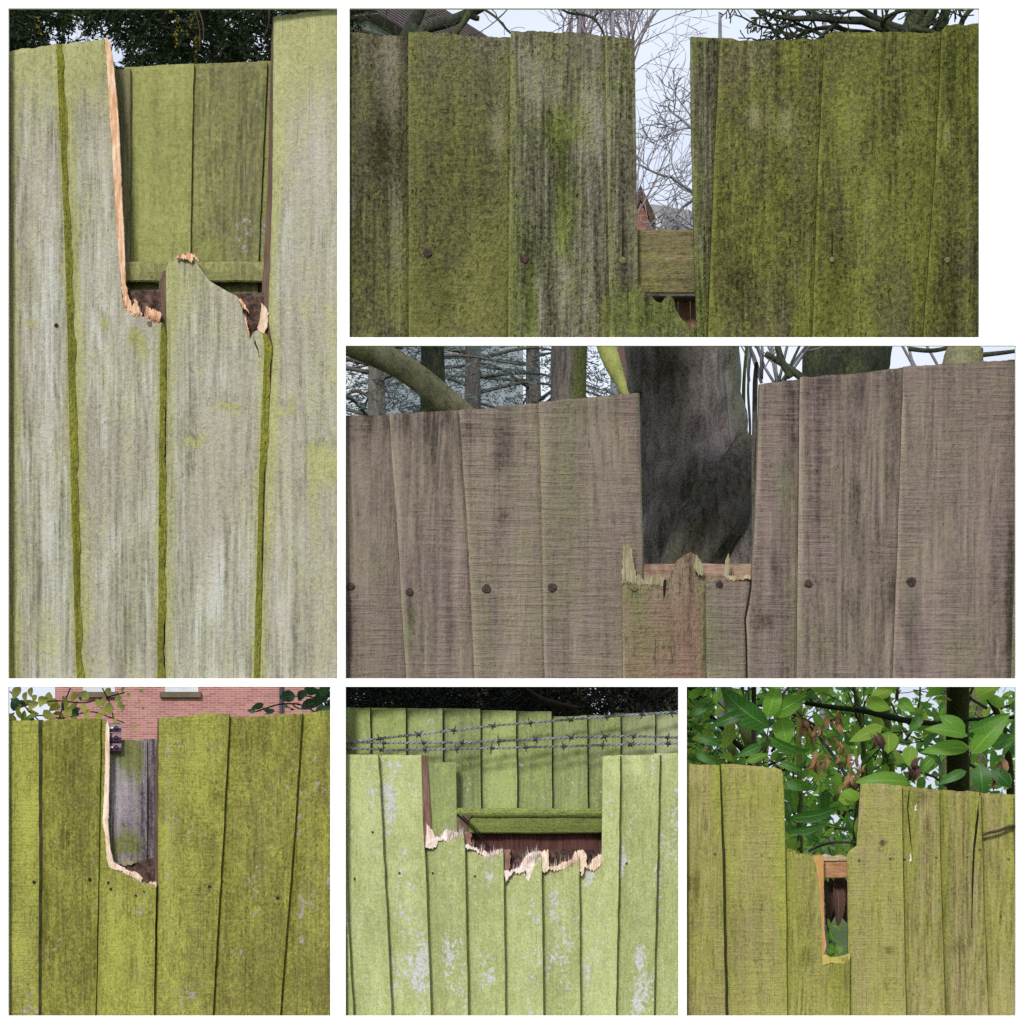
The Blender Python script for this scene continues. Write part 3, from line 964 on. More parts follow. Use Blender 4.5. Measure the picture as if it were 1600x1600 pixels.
a3 = fa.board([(259, 420), (261, 540), (259, 776), (258, 1066)], [(402, 380), (407, 500), (413, 545), (405, 742), (396, 1066)],
              [(258, 423), (264, 408), (271, 402), (284, 399), (290, 395), (298, 404), (306, 409), (316, 424), (326, 438), (342, 447), (356, 456), (370, 462), (378, 482), (382, 500), (386, 518), (390, 530), (396, 520), (402, 516), (413, 520)],
              stripR=(lambda y: np.interp(y, [515, 525, 545, 742, 1060], [0.8, 8, 11.5, 9.5, 9]) * wob(y, 8.3), M['a_edge']), stripL=(lambda y: np.interp(y, [425, 440, 480, 516, 530, 1066], [3, 11, 12, 4, 1, 1]), M['brown']), fray=0.6)
a4 = fa.board([(427, 20), (426, 300), (421, 440), (419, 500), (427, 545), (415, 742), (406, 1066)], [(534, 0), (534, 1066)], [(427, 27), (470, 20), (527, 14), (534, 13)],
              stripL=(lambda y: np.interp(y, [27, 90, 300, 440, 500, 560], [1.5, 4, 8, 11, 11, 8]), M['brown']), fray=0.8)
fa.poly(a2, [(164, 62), (167, 57), (171, 66), (175, 85), (178, 110), (182, 150), (186, 200), (188, 250), (190, 300), (193, 350), (195, 400), (196, 443), (190, 445), (186, 405), (181, 337), (177, 270), (173, 202), (168, 120)],
        M['fresh'], Y0 + 0.003, 0.009, 0.0012, cuts=1)
fa.poly(a2, [(190, 443), (196, 441), (201, 465), (204, 469), (206, 482), (211, 466), (215, 475), (222, 493), (218, 489), (214, 488), (208, 495), (198, 484), (192, 476)], M['fresh'], Y0 + 0.0035, 0.007, 0.002)
fa.poly(a2, [(228, 479), (240, 483), (251, 488), (250, 499), (246, 504), (240, 507), (234, 496), (228, 490)], M['fresh'], Y0 + 0.006, 0.006, 0.002)
fa.poly(a3, [(274, 402), (277, 399), (281, 402), (285, 397), (289, 399), (292, 391), (296, 396), (303, 396), (311, 408), (302, 402), (299, 412), (292, 405), (283, 403)], M['fresh'], Y0 + 0.002, 0.005, 0.002)
fa.poly(a3, [(369, 463), (377, 467), (390, 488), (383, 483), (374, 472)], M['fresh'], Y0 + 0.006, 0.004, 0.001)
fa.poly(a3, [(380, 490), (384, 496), (388, 515), (391, 530), (386, 524), (382, 508)], M['fresh'], Y0 + 0.006, 0.004, 0.001)
fa.poly(a4, [(408, 474), (414, 478), (419, 487), (418, 508), (413, 520), (404, 517), (402, 512), (406, 502)], M['fresh_pink'], Y0 + 0.011, 0.005, 0.002)
fa.poly(a3, [(396, 528), (400, 533), (403, 545), (406, 560), (403, 552), (399, 540)], M['crack'], Y0 + 0.0002, 0.002, 0.0)
fa.poly(a2, [(232, 501), (237, 503), (238, 510), (233, 510), (229, 505)], M['brown'], Y0 + 0.0055, 0.004, 0.001, name="chip")
fa.nail(a1, 88, 508, 3.6, M['hole'], name="nail_hole", Y=Y0 + 0.0035)
fa.rail(150, 430, 409, 441, 0.037, 0.018, M['a_edge'] if False else M['a_back'], name="rail", bev=3)
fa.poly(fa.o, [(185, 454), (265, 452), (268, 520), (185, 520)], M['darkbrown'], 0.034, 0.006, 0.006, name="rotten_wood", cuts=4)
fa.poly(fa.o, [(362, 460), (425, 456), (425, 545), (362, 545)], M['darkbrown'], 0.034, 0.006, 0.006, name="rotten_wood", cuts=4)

fa.fibres(a2, [(192, 470), (200, 484), (208, 490), (222, 492)], M['fresh'], 40, (4, 22), (2, 8), (0.9, 2.4), 1)
fa.fibres(a2, [(226, 492), (250, 500)], M['fresh'], 30, (4, 16), (2, 8), (0.9, 2.4), 2)
fa.fibres(a3, [(268, 404), (284, 399), (292, 395), (304, 405)], M['fresh'], 34, (3, 9), (2, 12), (0.8, 2.0), 3)
fa.fibres(a3, [(371, 464), (384, 490), (390, 528)], M['fresh'], 24, (2, 8), (2, 6), (0.8, 1.6), 4)
fa.fibres(a4, [(404, 512), (412, 516), (418, 500)], M['fresh_pink'], 26, (4, 22), (2, 8), (0.9, 2.2), 5)
fab = Fence("rear_fence", "low green boards of a second fence seen through the tall grey fence's gap", "fence", P(300, 560, 0.058),
            dict(front=M['a_back'], side=M['side_dark'], top=M['top_pale']), 0.058, 560, paint=[
                ("moss", 250, 180, 60, 120, 0.35), ("lichen", 245, 385, 50, 20, 0.5), ("lichen", 380, 370, 40, 40, 0.8), ("moss", 225, 392, 20, 14, 0.9), ("lichen", 400, 165, 16, 10, 0.8),
                ("lichen", 385, 102, 30, 8, 0.6), ("moss", 330, 390, 20, 14, 0.7), ("stain", 243, 170, 6, 60, 0.3), ("stain", 245, 242, 5, 20, 0.3)], fray=0.5, edge_moss=0.2, seed=140, step=0.009)
fab.board([(120, 90), (120, 560)], [(204, 90), (204, 560)], [(120, 112), (206, 107)], moss=-0.9, tone=-0.05)
fab.board([(206, 90), (207, 560)], [(303, 90), (297, 400), (294, 560)], [(206, 105), (250, 102), (303, 99)], moss=0.25)
fab.board([(304, 90), (298, 400), (295, 560)], [(418, 90), (404, 400), (400, 560)], [(304, 100), (360, 98), (418, 96)], moss=-0.12, lichen=0.05, tone=-0.08)
fab.board([(419, 90), (405, 400), (401, 560)], [(500, 90), (500, 560)], [(419, 95), (500, 90)])

# ------------------------------------------------------------------ fence B: dark mossy fence, upper right
paintB = [("moss", 665, 470, 40, 60, 0.8), ("moss", 770, 440, 40, 90, 0.6), ("moss", 560, 420, 30, 130, 0.4), ("moss", 830, 480, 8, 60, 0.9), ("moss", 875, 200, 35, 30, 0.8),
          ("moss", 880, 320, 14, 80, 0.9), ("moss", 1000, 490, 60, 40, 0.7), ("moss", 1200, 350, 60, 80, 0.35), ("moss", 1265, 500, 20, 60, 0.8), ("moss", 1445, 420, 14, 150, 0.8),
          ("moss", 1400, 230, 120, 170, 0.25), ("moss", 1300, 500, 40, 50, 0.5), ("moss", 1510, 100, 40, 90, 0.4), ("moss", 1310, 460, 14, 50, 0.5), ("moss", 1100, 500, 30, 60, 0.4),
          ("stain", 690, 470, 14, 80, 0.4), ("stain", 600, 230, 22, 60, 0.5), ("stain", 700, 270, 70, 110, 0.25), ("stain", 672, 430, 8, 60, 0.35), ("stain", 826, 440, 10, 70, 0.4),
          ("stain", 882, 230, 4, 50, 0.5), ("stain", 1300, 440, 12, 70, 0.4), ("stain", 1478, 470, 16, 90, 0.4), ("stain", 1215, 250, 14, 70, 0.3), ("stain", 1150, 440, 30, 60, 0.25),
          ("stain", 840, 380, 10, 100, 0.15), ("stain", 1130, 300, 10, 60, 0.2), ("stain", 975, 450, 6, 60, 0.3),
          ("pale", 612, 150, 12, 130, 0.35), ("pale", 622, 400, 8, 120, 0.4), ("pale", 780, 205, 14, 30, 0.5), ("pale", 840, 470, 8, 60, 0.5), ("pale", 930, 180, 30, 60, 0.35), ("pale", 830, 120, 50, 60, 0.25),
          ("pale", 1225, 195, 16, 30, 0.5), ("pale", 1180, 180, 12, 14, 0.5), ("pale", 1330, 200, 20, 60, 0.3), ("pale", 1480, 210, 7, 24, 0.6), ("pale", 1405, 220, 6, 14, 0.5), ("pale", 1360, 320, 10, 90, 0.3),
          ("pale", 880, 440, 10, 60, 0.35), ("moss", 600, 90, 60, 30, -0.3), ("moss", 780, 70, 60, 20, -0.35), ("moss", 1180, 90, 60, 40, -0.3), ("moss", 1240, 90, 14, 60, 0.5), ("moss", 930, 300, 60, 200, -0.2)]
fb = Fence("board_fence", "dark mossy wide-board fence with a narrow gap open to the sky", "fence", P(1040, 533, Y0),
           dict(front=M['b'], side=M['side_dark'], top=M['top_pale']), Y0, 533, paint=paintB, fray=1.6, edge_moss=0.3, edge_w=10, seed=200, thick='L', step=0.012, edge_pale=0.35)
fb.board([(538, 0), (538, 533)], [(638, 40), (639, 533)], [(538, 51), (560, 52), (600, 55), (638, 57)])
b2 = fb.board([(638, 40), (639, 533)], [(798, 40), (794, 533)], [(638, 50), (700, 52), (750, 57), (798, 58)], moss=0.05)
b3 = fb.board([(798, 40), (794, 533)], [(944, 40), (952, 533)], [(798, 50), (830, 48), (870, 51), (920, 51), (944, 56)], mat=M['b_pale'], dY=-0.0005)
b4 = fb.board([(945, 40), (953, 533)], [(1088, 40), (1090, 533)],
              [(945, 57), (970, 59), (991, 61), (991.8, 80), (989.5, 300), (988, 438), (990, 443), (1000, 446), (1006, 455), (1010, 461), (1018, 463), (1026, 471), (1033, 474), (1040, 465), (1047, 462), (1053, 468), (1056, 484), (1064, 497), (1075, 507), (1084, 511), (1090, 512)], mat=M['b_pale'], fray=0.9, moss=0.05)
b5a = fb.board([(1079, 50), (1080, 200), (1084, 360), (1089, 533)], [(1128, 50), (1118, 250), (1108, 533)], [(1079, 57), (1100, 58), (1128, 60)], mat=M['b_pale'], dY=-0.0005, moss=0.1, fray=1.0)
b5 = fb.board([(1126, 50), (1116, 250), (1106, 533)], [(1288, 50), (1277, 270), (1268, 533)], [(1126, 60), (1145, 59), (1160, 63), (1200, 63), (1250, 62), (1288, 60)], mat=M['b_green'])
b6 = fb.board([(1289, 50), (1278, 270), (1269, 533)], [(1470, 50), (1460, 250), (1440, 533)], [(1289, 54), (1296, 51), (1330, 51), (1400, 50), (1470, 51)], moss=0.12, mat=M['b_green'])
b7 = fb.board([(1472, 40), (1462, 250), (1442, 533)], [(1560, 30), (1560, 533)], [(1472, 46), (1478, 39), (1490, 37), (1510, 40), (1530, 36), (1560, 35)], moss=0.15, mat=M['b_green'])
fb.nail(b2, 668, 395, 8, M['rust'])
fb.nail(b3, 820, 404, 8, M['rust'], Y=Y0 + 0.002)
fb.nail(b4, 973, 407, 6.5, M['nail_moss'], Y=Y0 + 0.004)
fb.nail(b6, 1300, 406, 5, M['nail_moss'])
fb.nail(b7, 1480, 406, 5.5, M['nail_moss'])
fb.poly(b6, [(1299.5, 360), (1301, 360), (1301, 400), (1299.5, 400)], M['crack'], Y0 + 0.001, 0.002, 0, name="crack")
fb.poly(b4, [(972, 355), (974, 355), (974, 402), (972, 402)], M['crack'], Y0 + 0.0028, 0.002, 0, name="crack")
fb.rail(940, 1130, 359, 459, 0.034, 0.045, M['b_rail'], bev=3, nseg=30)

pf = empty("panel_fence", P(1070, 560, 0.11), "red-brown panel showing under the mossy rail through the dark fence's gap", "fence panel")
rail(pf, 960, 1130, 462, 471, 0.086, 0.03, M['brown'], "capping")
rail(pf, 960, 1059, 466, 534, 0.090, 0.02, M['panel_red'], "plank")
rail(pf, 1060, 1078, 471, 534, 0.094, 0.02, M['panel_red'], "plank")
rail(pf, 1079, 1130, 471, 534, 0.092, 0.02, M['panel_red'], "plank")

# ------------------------------------------------------------------ fence C: brown sawn fence, middle right
Y0 = 0.0215
paintC = [("stain", 548, 985, 6, 60, 0.4), ("stain", 640, 960, 6, 30, 0.3), ("moss", 640, 985, 8, 30, 0.43), ("moss", 762, 985, 10, 50, 0.43), ("moss", 865, 960, 14, 50, 0.43), ("moss", 990, 935, 20, 26, 0.43),
          ("moss", 600, 1030, 60, 60, 0.22), ("moss", 590, 880, 20, 60, 0.25), ("stain", 590, 600, 40, 60, 0.15), ("stain", 790, 690, 20, 60, 0.3), ("stain", 790, 806, 9, 7, 0.4), ("stain", 826, 700, 9, 8, 0.4), ("stain", 600, 660, 70, 30, 0.16), ("stain", 700, 665, 60, 30, 0.12), ("stain", 672, 680, 10, 60, 0.3),
          ("moss", 890, 740, 16, 140, 0.31), ("moss", 1225, 760, 16, 60, 0.43), ("moss", 1120, 1000, 20, 60, 0.37), ("moss", 1105, 1000, 8, 60, 0.37), ("moss", 1000, 1000, 24, 60, 0.22),
          ("moss", 1300, 1010, 60, 60, 0.28), ("moss", 1330, 830, 40, 60, 0.19), ("moss", 1420, 930, 14, 90, 0.31), ("moss", 1490, 1020, 40, 50, 0.22), ("stain", 1424, 960, 7, 60, 0.3), ("moss", 1238, 950, 10, 120, 0.31),
          ("red", 1075, 980, 30, 90, 0.4), ("red", 1150, 980, 16, 90, 0.4), ("red", 660, 900, 40, 40, 0.3), ("red", 990, 760, 40, 120, 0.2), ("red", 1540, 850, 40, 160, 0.25), ("red", 1300, 660, 60, 60, 0.2),
          ("pale", 620, 700, 20, 60, 0.15), ("pale", 715, 850, 14, 100, 0.2), ("pale", 850, 700, 5, 60, 0.3), ("pale", 560, 830, 30, 100, 0.12), ("pale", 1185, 700, 5, 120, 0.2), ("pale", 1250, 750, 6, 220, 0.3),
          ("pale", 1405, 800, 4, 220, 0.3), ("stain", 1575, 950, 9, 130, 0.5), ("stain", 1240, 700, 6, 90, 0.3), ("stain", 1210, 900, 5, 60, 0.25), ("stain", 1330, 950, 20, 40, 0.15), ("stain", 1195, 970, 12, 12, 0.4), ("stain", 1385, 925, 14, 40, 0.3),
          ("stain", 1300, 600, 120, 40, 0.12), ("stain", 1420, 690, 30, 100, 0.1), ("stain", 900, 640, 120, 16, 0.12), ("stain", 1102, 980, 4, 80, 0.5)]
fc = Fence("board_fence", "brown rough-sawn fence with a wide U-shaped break in front of a tree trunk", "fence", P(1063, 1066, Y0),
           dict(front=M['c'], side=M['side_grey'], top=M['top_pale']), Y0, 1066, paint=paintC, fray=1.1, edge_moss=0.12, edge_w=6, seed=300, thick='L', step=0.010, edge_pale=0.5)
fc.board([(533, 600), (533, 1066)], [(608, 640), (621, 834), (635, 1066)], [(533, 651), (540, 650), (608, 648)])
c2 = fc.board([(608, 640), (621, 834), (635, 1066)], [(717, 640), (731, 834), (742, 1066)], [(608, 648), (660, 644), (717, 641)], dY=-0.001)
c3 = fc.board([(717, 630), (731, 834), (742, 1066)], [(842, 620), (847, 834), (851, 1066)], [(717, 641), (770, 636), (842, 630)], dY=-0.001)
c4 = fc.board([(842, 620), (847, 834), (851, 1066)], [(996, 600), (1000, 760), (1003.5, 912), (1003.5, 1066)], [(842, 629), (880, 625), (940, 619), (980, 615), (996, 614)], moss=0.08,
              stripR=(2.6, M['fresh_green']))
c1n = fc.boards[0]
c5 = fc.board([(972, 820), (973, 1066)], [(1101, 850), (1104, 1066)],
              [(972, 911), (985, 912), (1000, 915), (1012, 914), (1028, 917), (1034, 913), (1040, 915), (1042, 908), (1047, 904), (1050, 886), (1058, 876), (1072, 866), (1080, 863), (1087, 867), (1091, 876), (1094, 888), (1096, 896), (1101, 899)],
              dY=-0.010, mat=M['c_red'], fray=0.7)
c7 = fc.board([(1101, 850), (1104, 1066)], [(1172, 880), (1172, 915), (1168, 945), (1163, 968), (1165, 1000), (1166, 1066)], [(1101, 911), (1107, 907), (1113, 905), (1120, 908), (1140, 908), (1150, 905), (1160, 904), (1172, 903)], dY=-0.010, fray=0.9, moss=0.1)
c8 = fc.board([(1188, 590), (1179, 830), (1174, 915), (1170, 945), (1165, 968), (1167, 1000), (1168, 1066)], [(1250, 580), (1244, 1066)], [(1188, 600), (1215, 597), (1250, 593)], dY=-0.002, stripL=(1.6, M['fresh_green']), red=0.1)
c9 = fc.board([(1250, 580), (1247, 830), (1244, 1066)], [(1412, 560), (1403, 830), (1394, 1066)], [(1250, 590), (1300, 586), (1350, 583), (1412, 574)], dY=-0.002)
c10 = fc.board([(1412, 560), (1403, 830), (1394, 1066)], [(1588, 550), (1588, 740), (1578, 1066)], [(1412, 573), (1480, 568), (1540, 565), (1588, 562)], dY=-0.002, red=0.15)
fc.board([(1592, 550), (1590, 740), (1579, 1066)], [(1640, 550), (1640, 1066)], [(1592, 560), (1640, 556)], moss=0.4)
for (bd, x, y, r, mt, yy) in ((c1n, 548, 916, 7, 'rust', 0.009), (c2, 640, 925, 7, 'rust', 0.001), (c3, 760, 920, 8, 'rust', 0.001), (c4, 863, 918, 8, 'rust', 0.002),
                              (c5, 991, 919, 6, 'nail_moss', -0.008), (c7, 1124, 913, 6.5, 'rust', -0.007), (c9, 1263, 912, 7, 'rust', 0.0), (c10, 1424, 909, 8.5, 'rust', 0.0)):
    fc.nail(bd, x, y, r, M[mt], Y=Y0 + yy)
fc.poly(c5, [(972, 840), (975, 843), (982, 852), (988, 860), (990, 878), (993, 896), (994, 910), (972, 912)], M['fresh_green'], Y0 - 0.008, 0.008, 0.0012, cuts=2)
fc.poly(c5, [(993, 899), (998, 896), (1005, 906), (1010, 899), (1030, 901), (1044, 905), (1040, 912), (1032, 917), (1026, 914), (1012, 913), (1000, 915), (992, 911)], M['fresh_green'], Y0 - 0.0065, 0.006, 0.0018)
fc.poly(c5, [(1088, 865), (1093, 873), (1098, 884), (1101, 892), (1099, 897), (1093, 898), (1088, 893), (1084, 886), (1086, 874)], M['fresh_green'], Y0 - 0.0115, 0.004, 0.0015)
fc.poly(c5, [(1037, 906), (1041, 905), (1041, 915), (1039, 930), (1037, 936), (1036, 920)], M['crack'], Y0 - 0.0112, 0.003, 0, name="crack")
fc.poly(c7, [(1130, 900), (1132, 886), (1135, 872), (1138, 864), (1140, 874), (1139, 888), (1139, 903)], M['fresh_green'], Y0 - 0.005, 0.004, 0.001)
fc.poly(c7, [(1136, 905), (1138, 898), (1150, 900), (1156, 897), (1166, 899), (1173, 897), (1173, 904), (1160, 906), (1148, 907)], M['fresh_tan'], Y0 - 0.006, 0.005, 0.0015)
fc.poly(c8, [(1172, 905), (1174.2, 905), (1174, 918), (1170, 945), (1165.4, 966), (1167, 1000), (1168.4, 1058), (1166, 1058), (1164.6, 1000), (1163, 966), (1167.6, 944), (1171.4, 918)], M['crack'], Y0, 0.003, 0, name="crack", cuts=1)
fc.poly(c3, [(733, 840), (736, 850), (738, 890), (741, 915), (739, 930), (736, 930), (737, 910), (733, 880)], M['fresh_tan'], Y0 + 0.0005, 0.003, 0.001)
for (bd, x, y, yy) in ((c8, 1196, 968, 0.0),):
    pts = [(x + 9 * math.cos(a) * (1 + 0.2 * math.sin(3 * a)), y + 7 * math.sin(a)) for a in np.linspace(0, 2 * math.pi, 12, endpoint=False)]
    fc.poly(bd, pts, M['knot'], Y0 + yy + 0.001, 0.003, 0.001, name="knot")
fc.fibres(c5, [(972, 911), (1000, 914), (1030, 915), (1040, 910)], M['fresh_green'], 60, (4, 20), (1, 5), (0.9, 2.6), 1)
fc.fibres(c5, [(1046, 904), (1058, 876), (1080, 864), (1094, 886)], M['fresh_green'], 36, (2, 6), (1, 5), (0.8, 2.0), 2)
fc.fibres(c7, [(1101, 910), (1120, 907), (1150, 905), (1172, 902)], M['fresh_tan'], 60, (3, 12), (1, 6), (0.8, 2.0), 3)
fc.rail(960, 1200, 881, 935, 0.046, 0.035, M['railtan'], bev=3, nseg=30)

Y0 = 0.0105
# ------------------------------------------------------------------ fence D: olive fence, lower left
GRD = 2602
paintD = [("pale", 40, 1320, 14, 120, 0.35), ("pale", 178, 1470, 16, 90, 0.4), ("pale", 262, 1300, 10, 160, 0.3), ("pale", 30, 1500, 20, 60, 0.25), ("pale", 300, 1180, 30, 30, 0.2), ("pale", 225, 1540, 14, 50, 0.25), ("pale", 420, 1270, 40, 60, 0.15), ("pale", 490, 1420, 20, 90, 0.15),("moss", 40, 1300, 20, 140, 0.4), ("stain", 110, 1160, 30, 50, 0.15), ("lichen", 260, 1190, 8, 90, 0.35), ("lichen", 260, 1380, 6, 60, 0.5), ("lichen", 470, 1330, 6, 120, 0.55), ("lichen", 385, 1380, 26, 40, 0.35),
          ("lichen", 375, 1140, 14, 10, 0.5), ("lichen", 432, 1405, 10, 12, 0.7), ("lichen", 115, 1435, 8, 14, 0.5), ("lichen", 290, 1560, 20, 26, 0.4), ("lichen", 138, 1385, 8, 10, 0.6), ("lichen", 495, 1230, 18, 60, 0.4),
          ("pale", 215, 1450, 10, 80, 0.2), ("stain", 70, 1380, 4, 200, 0.3), ("stain", 275, 1180, 60, 60, 0.12), ("moss", 180, 1480, 20, 60, 0.4), ("lichen", 120, 1262, 5, 5, 0.8), ("lichen", 30, 1140, 30, 10, 0.2),
          ("stain", 330, 1350, 8, 160, 0.15), ("stain", 300, 1300, 40, 60, 0.12)]
fd = Fence("board_fence", "olive algae-covered fence with one narrow board snapped beside a purple bracket", "fence", (P(265, 1500, Y0).x, Y0, 0),
           dict(front=M['d'], side=M['side_dark'], top=M['top_pale']), Y0, 1600, ground=GRD, paint=paintD, fray=0.9, edge_moss=0.35, edge_w=7, seed=400, thick='R', step=0.011)
d1 = fd.board([(-40, 1100), (-40, 1600)], [(60, 1110), (61, 1340), (60, 1600)], [(-40, 1129), (20, 1126), (60, 1125)], stripR=(lambda y: np.interp(y, [1125, 1600], [6, 5]), M['side_grey']))
d2 = fd.board([(69, 1100), (68, 1340), (66, 1600)], [(158, 1100), (155, 1300), (149, 1600)], [(66, 1126), (110, 1123), (158, 1122)], moss=0.12)
d3 = fd.board([(160, 1100), (156, 1300), (150, 1600)], [(246, 1100), (244, 1384), (240, 1600)],
              [(158, 1122), (161, 1123), (165, 1125), (165.6, 1135), (166, 1290), (168, 1330), (171, 1352), (178, 1358), (190, 1362), (205, 1369), (219, 1378), (230, 1380), (244, 1385)], fray=0.8, moss=0.1, step=0.006)
d4 = fd.board([(248, 1100), (247, 1384), (241, 1600)], [(359, 1100), (349, 1300), (331, 1600)], [(248, 1122), (290, 1120), (320, 1115), (359, 1114)], stripL=(lambda y: np.interp(y, [1120, 1200, 1384, 1400, 1600], [1.5, 5, 7, 3, 1]), M['brown']), moss=-0.05)
d5 = fd.board([(361, 1100), (351, 1300), (333, 1600)], [(473, 1100), (460, 1300), (436, 1600)], [(361, 1121), (400, 1119), (440, 1116), (473, 1115)], moss=0.02)
d6 = fd.board([(475, 1100), (462, 1300), (438, 1600)], [(526, 1100), (526, 1600)], [(475, 1114), (500, 1111), (526, 1110)], lichen=0.1)
fd.poly(d3, [(165, 1132), (168, 1127), (171, 1135), (171, 1200), (170, 1250), (169, 1290), (172, 1325), (177, 1346), (186, 1351), (200, 1360), (210, 1362), (217, 1365), (223, 1372), (219, 1379), (213, 1373), (205, 1369), (198, 1366), (190, 1361), (184, 1359), (176, 1358), (170, 1353), (167, 1343), (164, 1302), (160, 1286), (162, 1250), (164, 1200)],
        M['fresh_pink'], Y0 + 0.0015, 0.006, 0.001, cuts=1)
fd.poly(d3, [(230, 1380), (236, 1377), (244, 1377), (244, 1386), (238, 1382)], M['fresh_pink'], Y0 + 0.0015, 0.004, 0.001)
for (bd, x, y, r) in ((d1, 53, 1378, 3), (d2, 140, 1374, 3), (d3, 169, 1379, 2.4), (d3, 173, 1389, 2.4), (d3, 212, 1399, 2), (d4, 327, 1385, 2.5), (d5, 434, 1403, 3), (d3, 225, 1393, 1.5)):
    fd.nail(bd, x, y, r, M['hole'], name="nail_hole", Y=Y0 + 0.006)
for (bd, pts) in ((d4, [(320, 1392), (325, 1384), (332, 1388), (334, 1396), (328, 1402), (322, 1398)]), (d5, [(428, 1396), (436, 1394), (441, 1404), (437, 1415), (429, 1412)])):
    fd.poly(bd, pts, M['moss_tuft'], Y0 + 0.0035, 0.003, 0.0012, name="moss_patch", cuts=1)
fd.rail(120, 330, 1395, 1450, 0.060, 0.03, M['darkbrown'])
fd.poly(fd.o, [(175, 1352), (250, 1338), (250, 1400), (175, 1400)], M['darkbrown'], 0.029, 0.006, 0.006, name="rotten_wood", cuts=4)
fd.poly(fd.o, [(190, 1351), (196, 1343), (203, 1346), (213, 1341), (214, 1348), (205, 1352), (196, 1353)], M['fresh_green'], 0.026, 0.003, 0.001, name="chip")

fd.fibres(d3, [(172, 1352), (190, 1360), (205, 1367), (219, 1377), (243, 1384)], M['fresh_pink'], 46, (2, 8), (2, 9), (0.7, 1.8), 5)
fdb = Fence("rear_fence", "grey lilac-streaked boards behind the snapped board of the olive fence", "fence", (P(205, 1500, 0.038).x, 0.038, 0),
            dict(front=M['d_back'], side=M['side_dark'], top=M['top_pale']), 0.036, 1600, ground=GRD, paint=[("moss", 205, 1180, 24, 34, 0.9), ("moss", 195, 1320, 40, 22, 0.9), ("pale", 190, 1240, 20, 40, 0.25), ("stain", 222, 1270, 5, 70, 0.3), ("red", 215, 1290, 6, 50, 0.4)],
            fray=0.5, seed=440, step=0.006)
fdb.board([(120, 1100), (120, 1600)], [(230, 1100), (229, 1600)], [(120, 1155), (175, 1155), (230, 1157)])
fdb.board([(231, 1100), (230, 1600)], [(330, 1100), (330, 1600)], [(231, 1155), (330, 1155)], tone=-0.1)

br = empty("bracket", P(179, 1175, 0.030), "small dark purple plastic bracket of three stacked squares with screw holes", "bracket")
for k, (ya, yb) in enumerate(((1130.5, 1144), (1145, 1159.5), (1160.5, 1174.5))):
    b_ = rail(br, 169 + 0.6 * k, 189.6, ya, yb, 0.024, 0.012, M['purple'], "block", bev=1.2, nseg=4)
    yc = (ya + yb) / 2
    vs, fs = [], []
    for (rr, dd) in ((3.3, -0.0015), (3.3, -0.0028), (2.2, -0.0028), (2.0, -0.0006)):
        for a in range(12):
            vs.append(P(181.5 + rr * math.cos(a * math.pi / 6), yc + rr * math.sin(a * math.pi / 6), 0.024 + dd))
    for q in range(3):
        for a in range(12):
            fs.append((q * 12 + a, q * 12 + (a + 1) % 12, q * 12 + 12 + (a + 1) % 12, q * 12 + 12 + a))
    fs.append(tuple(36 + a for a in range(12)))
    mesh_obj("screw_hole", vs, fs, M['purple_hole'], b_)
    if k != 1:
        poly("scratch", [(171, yc - 0.3), (176, yc - 1.2), (177, yc + 0.6), (172, yc + 1.4)], M['white'], 0.0222, 0.0006, 0.0, b_, 0)

# ------------------------------------------------------------------ fence E: lime fence, lower middle
paintE = [("lichen", 612, 1260, 12, 60, 0.9), ("lichen", 625, 1400, 16, 60, 0.35), ("lichen", 645, 1520, 22, 40, 0.7), ("lichen", 700, 1480, 14, 40, 0.6), ("lichen", 765, 1370, 8, 26, 0.7), ("lichen", 865, 1410, 9, 34, 0.8),
          ("lichen", 925, 1500, 14, 30, 0.6), ("lichen", 970, 1360, 7, 30, 0.7), ("lichen", 1000, 1495, 9, 26, 0.9), ("lichen", 990, 1565, 10, 30, 0.9), ("lichen", 1033, 1390, 7, 60, 0.6), ("lichen", 923, 1368, 12, 14, 0.8),
          ("lichen", 860, 1530, 16, 30, 0.3), ("lichen", 590, 1370, 6, 40, 0.6), ("moss", 780, 1420, 8, 100, 0.3), ("stain", 655, 1400, 7, 150, 0.12), ("stain", 950, 1300, 200, 60, 0.0), ("pale", 985, 1200, 30, 14, 0.3), ("lichen", 840, 1480, 20, 70, 0.2),
          ("moss", 560, 1200, 60, 80, 0.3), ("lichen", 760, 1500, 14, 60, 0.2), ("lichen", 1020, 1300, 40, 60, 0.15)]
fe = Fence("board_fence", "pale lime-green fence with five boards snapped low behind barbed wire", "fence", (P(800, 1500, Y0).x, Y0, 0),
           dict(front=M['e'], side=M['side_lime'], top=M['top_pale']), Y0, 1600, ground=GRD, paint=paintE, fray=0.5, edge_moss=0.25, edge_w=5, seed=500, thick='R', step=0.015, cell=3.2)
sE = M['side_lime']
fe.board([(526, 1340), (526, 1600)], [(531, 1340), (540, 1384), (553, 1600)], [(526, 1350), (531, 1350)], lap=0)
e1 = fe.board([(534, 1150), (542, 1384), (555, 1600)], [(590, 1160), (598, 1300), (613, 1600)], [(534, 1178), (560, 1179), (590, 1179)])
e2 = fe.board([(592, 1160), (600, 1300), (615, 1600)], [(658, 1160), (661, 1285), (665, 1350), (674, 1600)], [(590, 1179), (630, 1180), (658, 1180)],
              stripR=(lambda y: np.interp(y, [1180, 1290, 1310, 1330, 1600], [9, 13, 8, 0.3, 0.3]), M['redbrown']), lichen=0.15)
